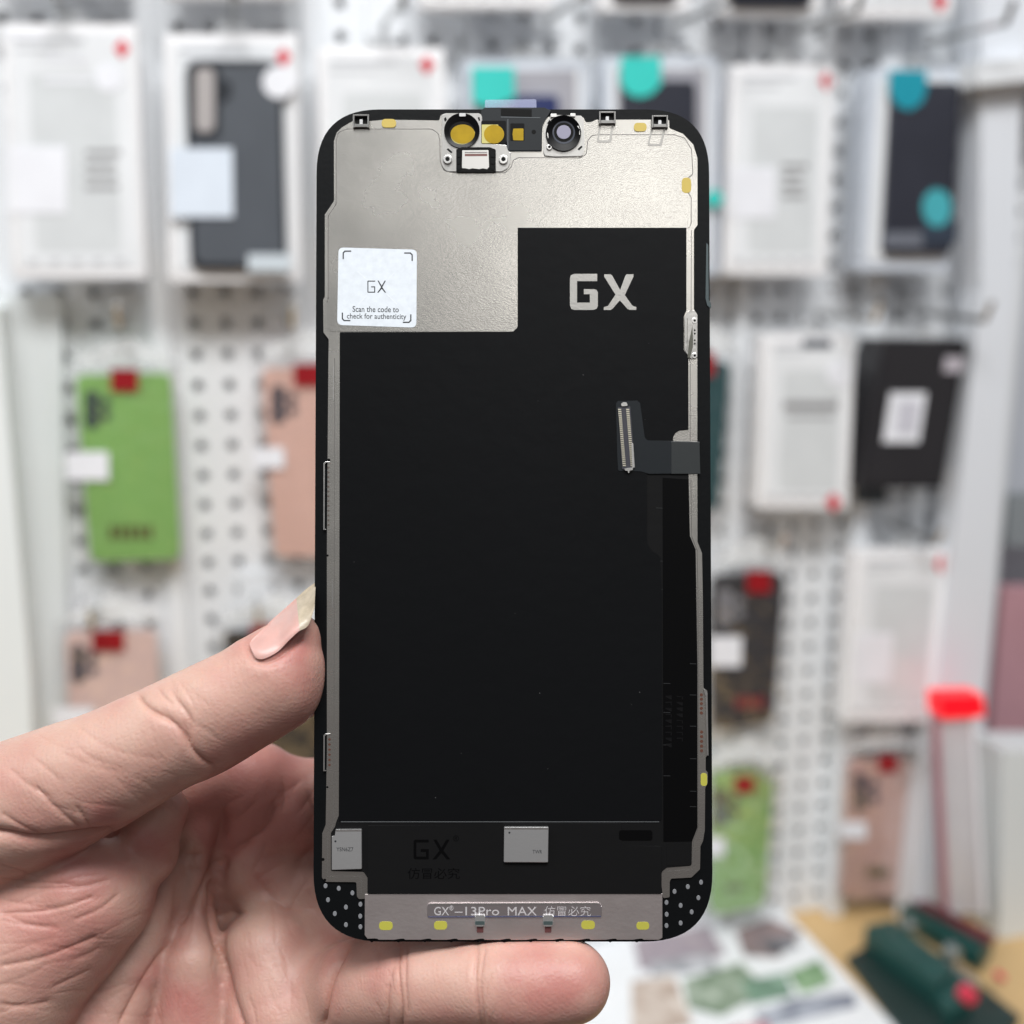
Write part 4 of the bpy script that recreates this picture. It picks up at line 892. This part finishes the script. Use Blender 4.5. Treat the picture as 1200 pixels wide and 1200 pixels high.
# other boxes
it = retail_box('white printed box with grey lettering between the screen and the black box', quad(896,392,1002,596,-8), lab=None, red=(976,588))
it.add('printed_text', [quad(918,470,982,480,-1), quad(922,486,976,490,-1)], .8, 1, print_g); it.add('dark_slot', quad(940,398,974,408), .8, 1.2, print_d); it.add('round_sticker', circ(984,438,16,20), .8, 1.4, lab_w)
it = retail_box('black box with a white square code label leaning on its hook', quad(1036,398,1134,572,-30), cardm=mat('box_black', rgb=(44,43,46), rough=.35), group='black boxes hung on the wall', off=.06, thick=40)
it.add('black_panel', quad(1040,402,1130,568,-28), .8, 1.6, mat('box_black')); it.add('white_label', quad(1042,460,1084,518,-9), 1.8, 2.4, lab_w); it.add('code_print', [quad(1052,470,1076,508,-5)], 2.4, 2.6, mat('code_grey', rgb=(205,205,215), rough=.5))
it.add('corner_label', quad(1106,418,1128,436,-2), 1.8, 2.4, mat('label_pinkish', rgb=(190,184,192), rough=.4)); 
retail_box('white box hanging low at the right with red mark and pale label', quad(1004,646,1112,846,-16), red=(1103,661), lab=(1000,742,1046,800,-3))
it = retail_box('dark slate box edge behind the leaning black box', quad(1016,410,1044,590,-6), cardm=mat('box_slate', rgb=(72,82,92), rough=.4), group='black boxes hung on the wall', off=.03, thick=20, name='slate_box'); it.add('slate_panel', quad(1018,412,1042,588,-6), .8, 1.2, mat('box_slate'))

wall_panel('white_panel', [(1176,880),(1290,880),(1290,1190),(1170,1140)], .05, .10, 'white panel standing at the lower right edge beside the green tool', 'panel', mat('panel_white'))
# ---------- right-hand column and the bay beyond it
wall_panel('shelf_column', [(1150,-60),(1203,-60),(1190,340),(1160,742),(1126,1110),(1066,1110),(1106,742),(1150,340),(1150,120)], .03, .06, 'tall white column at the right edge of the wall', 'column', mat('column_white', rgb=(226,230,236), rough=.3, noise=.02, nscale=5))
bm = bmesh.new(); a = wall_uv(1150, 1400, -.08)
wall_panel('bay_panel', [(1140,-100),(1500,-100),(1500,1150),(1100,1150)], -.1, -.08, 'pale grey panel in the bay beyond the white column', 'panel', mat('bay_grey', rgb=(196,200,208), rough=.5, noise=.05, nscale=6))
wall_panel('cross_rail', [(1146,72),(1300,56),(1300,84),(1146,100)], .0, .08, 'white horizontal rail crossing the column at the upper right', 'rail', white_w)
wall_panel('pink_package', [(1176,690),(1260,690),(1250,880),(1160,880)], -.04, -.02, 'dusty pink package at the right edge beyond the column', 'package', mat('package_pink', rgb=(196,150,158), rough=.5))
wall_panel('teal_package', [(1166,960),(1192,958),(1190,1010),(1160,1012)], -.03, -.01, 'small teal package at the right edge near the table', 'package', mat('package_teal', rgb=(70,110,120), rough=.5))
wall_panel('grey_package', [(1182,580),(1260,580),(1260,640),(1180,640)], -.03, -.01, 'grey package at the right edge above the pink one', 'package', mat('package_grey', rgb=(140,146,150), rough=.5))
# red topped clear strip holder
it = Item('strip_holder', 'clear upright strip holder with a glowing red cap at the right', 'holder', (1095,810,1150,1070), .10, None)
it.add('clear_strip', [(1100,838),(1140,838),(1152,1070),(1112,1070)], -12, 0, mat('strip_clear', rgb=(225,222,226), rough=.15, alpha=.55, spec=.8), bevel=1)
it.add('red_edge', [(1097,838),(1100,838),(1112,1070),(1109,1070)], -10, 1, mat('edge_red', rgb=(176,120,132), rough=.3)); it.add('white_edge', [(1138,838),(1142,838),(1156,1070),(1151,1070)], -10, 1, lab_w)
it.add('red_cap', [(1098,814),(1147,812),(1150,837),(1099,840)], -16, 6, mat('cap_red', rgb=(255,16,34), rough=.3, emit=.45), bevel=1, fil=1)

# ================================================================== TABLE AND WHAT LIES ON IT
TN = Vector((0, 0, 1)); T0 = Vector((0, 0, TZ))
def tpt(px, py, h=0): return hit(px, py, T0+TN*h, TN)
wood = mat('table_wood', rgb=(205,172,122), rough=.4, noise=.12, nscale=9, bump=.1, bscale=50)
bm = bmesh.new()
a = WM @ Vector((u0-15*pitch, TZ, -.01)); b = WM @ Vector((u0+36*pitch, TZ, -.01))
quadp = [(a.x, a.y), (b.x, b.y), (b.x, .25), (a.x, .25)]
cx, cy = .15, .7
add_prism(bm, [(x-cx, y-cy) for x, y in quadp], -.03, 0, lambda x, y, h: Vector((x, y, h)))
o = bm_obj('table_top', bm, wood, M=Matrix.Translation((cx, cy, TZ)), smooth=False); tag(o, 'light wooden counter top under the sheets and the tool', 'counter')
def sheet(name, poly, h0, h1, label, cat, material, group=None, parent=None, org=None):
    pts = [tpt(x, y, h1) for x, y in poly]; c0 = org or Vector((sum(p.x for p in pts)/len(pts), sum(p.y for p in pts)/len(pts), TZ))
    bm = bmesh.new(); add_prism(bm, [(p.x-c0.x, p.y-c0.y) for p in pts], h0, h1, lambda x, y, h: Vector((x, y, h)))
    o = bm_obj(name, bm, material, parent, smooth=False)
    if not parent: o.matrix_world = Matrix.Translation(c0); tag(o, label, cat, group)
    return o, c0
paper = mat('paper_white', rgb=(236,238,240), rough=.3, noise=.03, nscale=20)
ps, c0 = sheet('printed_sheet', [(700,1050),(905,1052),(1075,1230),(1100,1320),(560,1320)], .0005, .0012, 'large white printed sheet with green and grey pictures on the counter', 'printed sheet', paper)
PK = [0]
def pic(poly, rgb, var, nm_):
    PK[0] += 1
    o, _ = sheet(nm_, poly, .0012, .0014+.0002*PK[0], None, None, mat('pic_%d_%d' % (rgb[0], rgb[1]), rgb=rgb, rough=.35, noise=.35, nscale=45, var=var), parent=ps, org=c0)
pic([(862,1090),(900,1076),(940,1092),(912,1122),(872,1120)], (196,170,168), (120,110,112), 'picture_pink')
pic([(890,1104),(925,1096),(938,1108),(905,1120)], (70,70,76), (140,140,146), 'picture_dark')
pic([(800,1148),(868,1128),(900,1160),(846,1190),(806,1180)], (92,128,88), (190,200,186), 'picture_green')
pic([(868,1150),(920,1140),(930,1166),(880,1176)], (88,130,104), (150,180,160), 'picture_green')
pic([(922,1140),(960,1124),(976,1150),(940,1164)], (100,150,96), (170,200,160), 'picture_green')
pic([(882,1188),(930,1170),(1000,1162),(1004,1178),(900,1204)], (90,98,124), (190,195,205), 'picture_slate')
pic([(740,1150),(790,1142),(812,1200),(740,1215)], (200,170,150), (225,215,205), 'picture_cream')
pic([(742,1100),(830,1084),(850,1118),(750,1136)], (205,190,196), (150,140,150), 'picture_pink')
pic([(760,1128),(830,1118),(842,1134),(764,1142)], (120,124,134), (210,210,214), 'picture_slate')
pic([(852,1206),(900,1196),(906,1230),(850,1240)], (200,110,130), (230,190,196), 'picture_pink')

# dark green clamp tool
tg = mat('tool_green', rgb=(30,74,70), rough=.35, noise=.1, nscale=30); tg2 = mat('tool_green_dark', rgb=(18,44,42), rough=.4)
tc0 = tpt(1110, 1170); tc0.z = TZ
tool = empty('clamp_tool', Matrix.Translation(tc0), 'dark green metal clamping tool with red and silver knobs on the counter', 'clamp tool')
def tbar(name, poly, h0, h1, m, bevel=.002, mapping_h=None):
    hh = h1 if mapping_h is None else mapping_h
    pts = [tpt(x, y, hh) for x, y in poly]; bm = bmesh.new()
    add_prism(bm, [(p.x-tc0.x, p.y-tc0.y) for p in pts], h0, h1, lambda x, y, h: Vector((x, y, h)), bevel, 2)
    return bm_obj(name, bm, m, tool)
tbar('base_plate', [(992,1120),(1040,1094),(1110,1120),(1196,1190),(1150,1240),(1060,1210)], 0, .008, tg2)
tbar('front_jaw', [(1014,1084),(1046,1076),(1118,1132),(1100,1152)], .006, .032, tg)
tbar('rear_jaw', [(1056,1060),(1078,1056),(1164,1098),(1150,1116)], .006, .026, tg)
tbar('jaw_strip', [(1066,1054),(1080,1052),(1168,1096),(1158,1104)], .027, .031, mat('strip_red', rgb=(96,36,44), rough=.4), .0005)
tbar('side_block', [(1088,1146),(1124,1136),(1140,1170),(1108,1186)], .006, .022, tg)
tbar('tension_screw', [(1092,1120),(1100,1116),(1150,1150),(1144,1156)], .014, .020, chrome)
def knob(px, py, h, r, ln, m, nm_):
    p = tpt(px, py, h); q = Vector((p.x-tc0.x, p.y-tc0.y, h)); d = Vector((.25,-.9,.1)).normalized()
    bm = bmesh.new(); bmesh.ops.create_cone(bm, cap_ends=True, segments=20, radius1=r, radius2=r*.85, depth=ln, matrix=Matrix.Translation(q) @ d.to_track_quat('Z', 'Y').to_matrix().to_4x4())
    bmesh.ops.bevel(bm, geom=[e for e in bm.edges if e.calc_face_angle(0) > 1], offset=r*.25, segments=3, affect='EDGES'); bm_obj(nm_, bm, m, tool)
knob(1134,1166,.026,.0085,.014, mat('knob_red', rgb=(214,58,84), rough=.3), 'red_knob'); knob(1116,1116,.036,.008,.014, mat('knob_silver', rgb=(150,160,162), rough=.25, metal=.7), 'silver_knob'); knob(1066,1084,.036,.006,.012, mat('knob_silver'), 'silver_knob')
knob(1172,1144,.020,.004,.010, mat('knob_red'), 'red_knob')

# ================================================================== LIGHT
w = bpy.data.worlds.new('World'); scene.world = w; w.use_nodes = True; nt = w.node_tree
bg = nt.nodes['Background']; tc = nt.nodes.new('ShaderNodeTexCoord'); sx = nt.nodes.new('ShaderNodeSeparateXYZ')
cr = nt.nodes.new('ShaderNodeValToRGB'); mr = nt.nodes.new('ShaderNodeMapRange'); mr.inputs['From Min'].default_value = -1; mr.inputs['From Max'].default_value = 1
nt.links.new(tc.outputs['Generated'], sx.inputs[0]); nt.links.new(sx.outputs['Z'], mr.inputs['Value']); nt.links.new(mr.outputs['Result'], cr.inputs['Fac']); nt.links.new(cr.outputs['Color'], bg.inputs['Color'])
e = cr.color_ramp.elements; e[0].position = .3; e[0].color = (.26,.22,.21,1); e[1].position = .8; e[1].color = (.93,.96,1,1)
k = e.new(.5); k.color = (.40,.37,.37,1); k = e.new(.62); k.color = (.66,.66,.66,1)
bg.inputs['Strength'].default_value = .36
def area(name, loc, target, sx_, sy_, power, col=(1,1,1)):
    l = bpy.data.lights.new(name, 'AREA'); l.shape = 'RECTANGLE'; l.size = sx_; l.size_y = sy_; l.energy = power; l.color = col
    o = bpy.data.objects.new(name, l); C.objects.link(o); o.location = loc; o.rotation_euler = (Vector(target)-Vector(loc)).to_track_quat('-Z', 'Y').to_euler(); return o
area('ceiling_light', (.1, -.45, 3.0), (.05, .4, 1.3), 1.25, .55, 41, (1,1,1))
area('ceiling_light_back', (.36, -1.9, 2.74), (.0, .3, 1.5), .8, .4, 2.6, (1,.98,.95))
area('ceiling_light_side', (-1.5, -.2, 2.9), (.0, .8, 1.2), .5, 1.4, 12, (.97,.99,1))
scene.view_settings.view_transform = 'Standard'; scene.view_settings.look = 'None'; scene.view_settings.gamma = 1; scene.view_settings.exposure = .1
scene.view_settings.use_curve_mapping = False
scene.cycles.max_bounces = 8; scene.cycles.transparent_max_bounces = 12
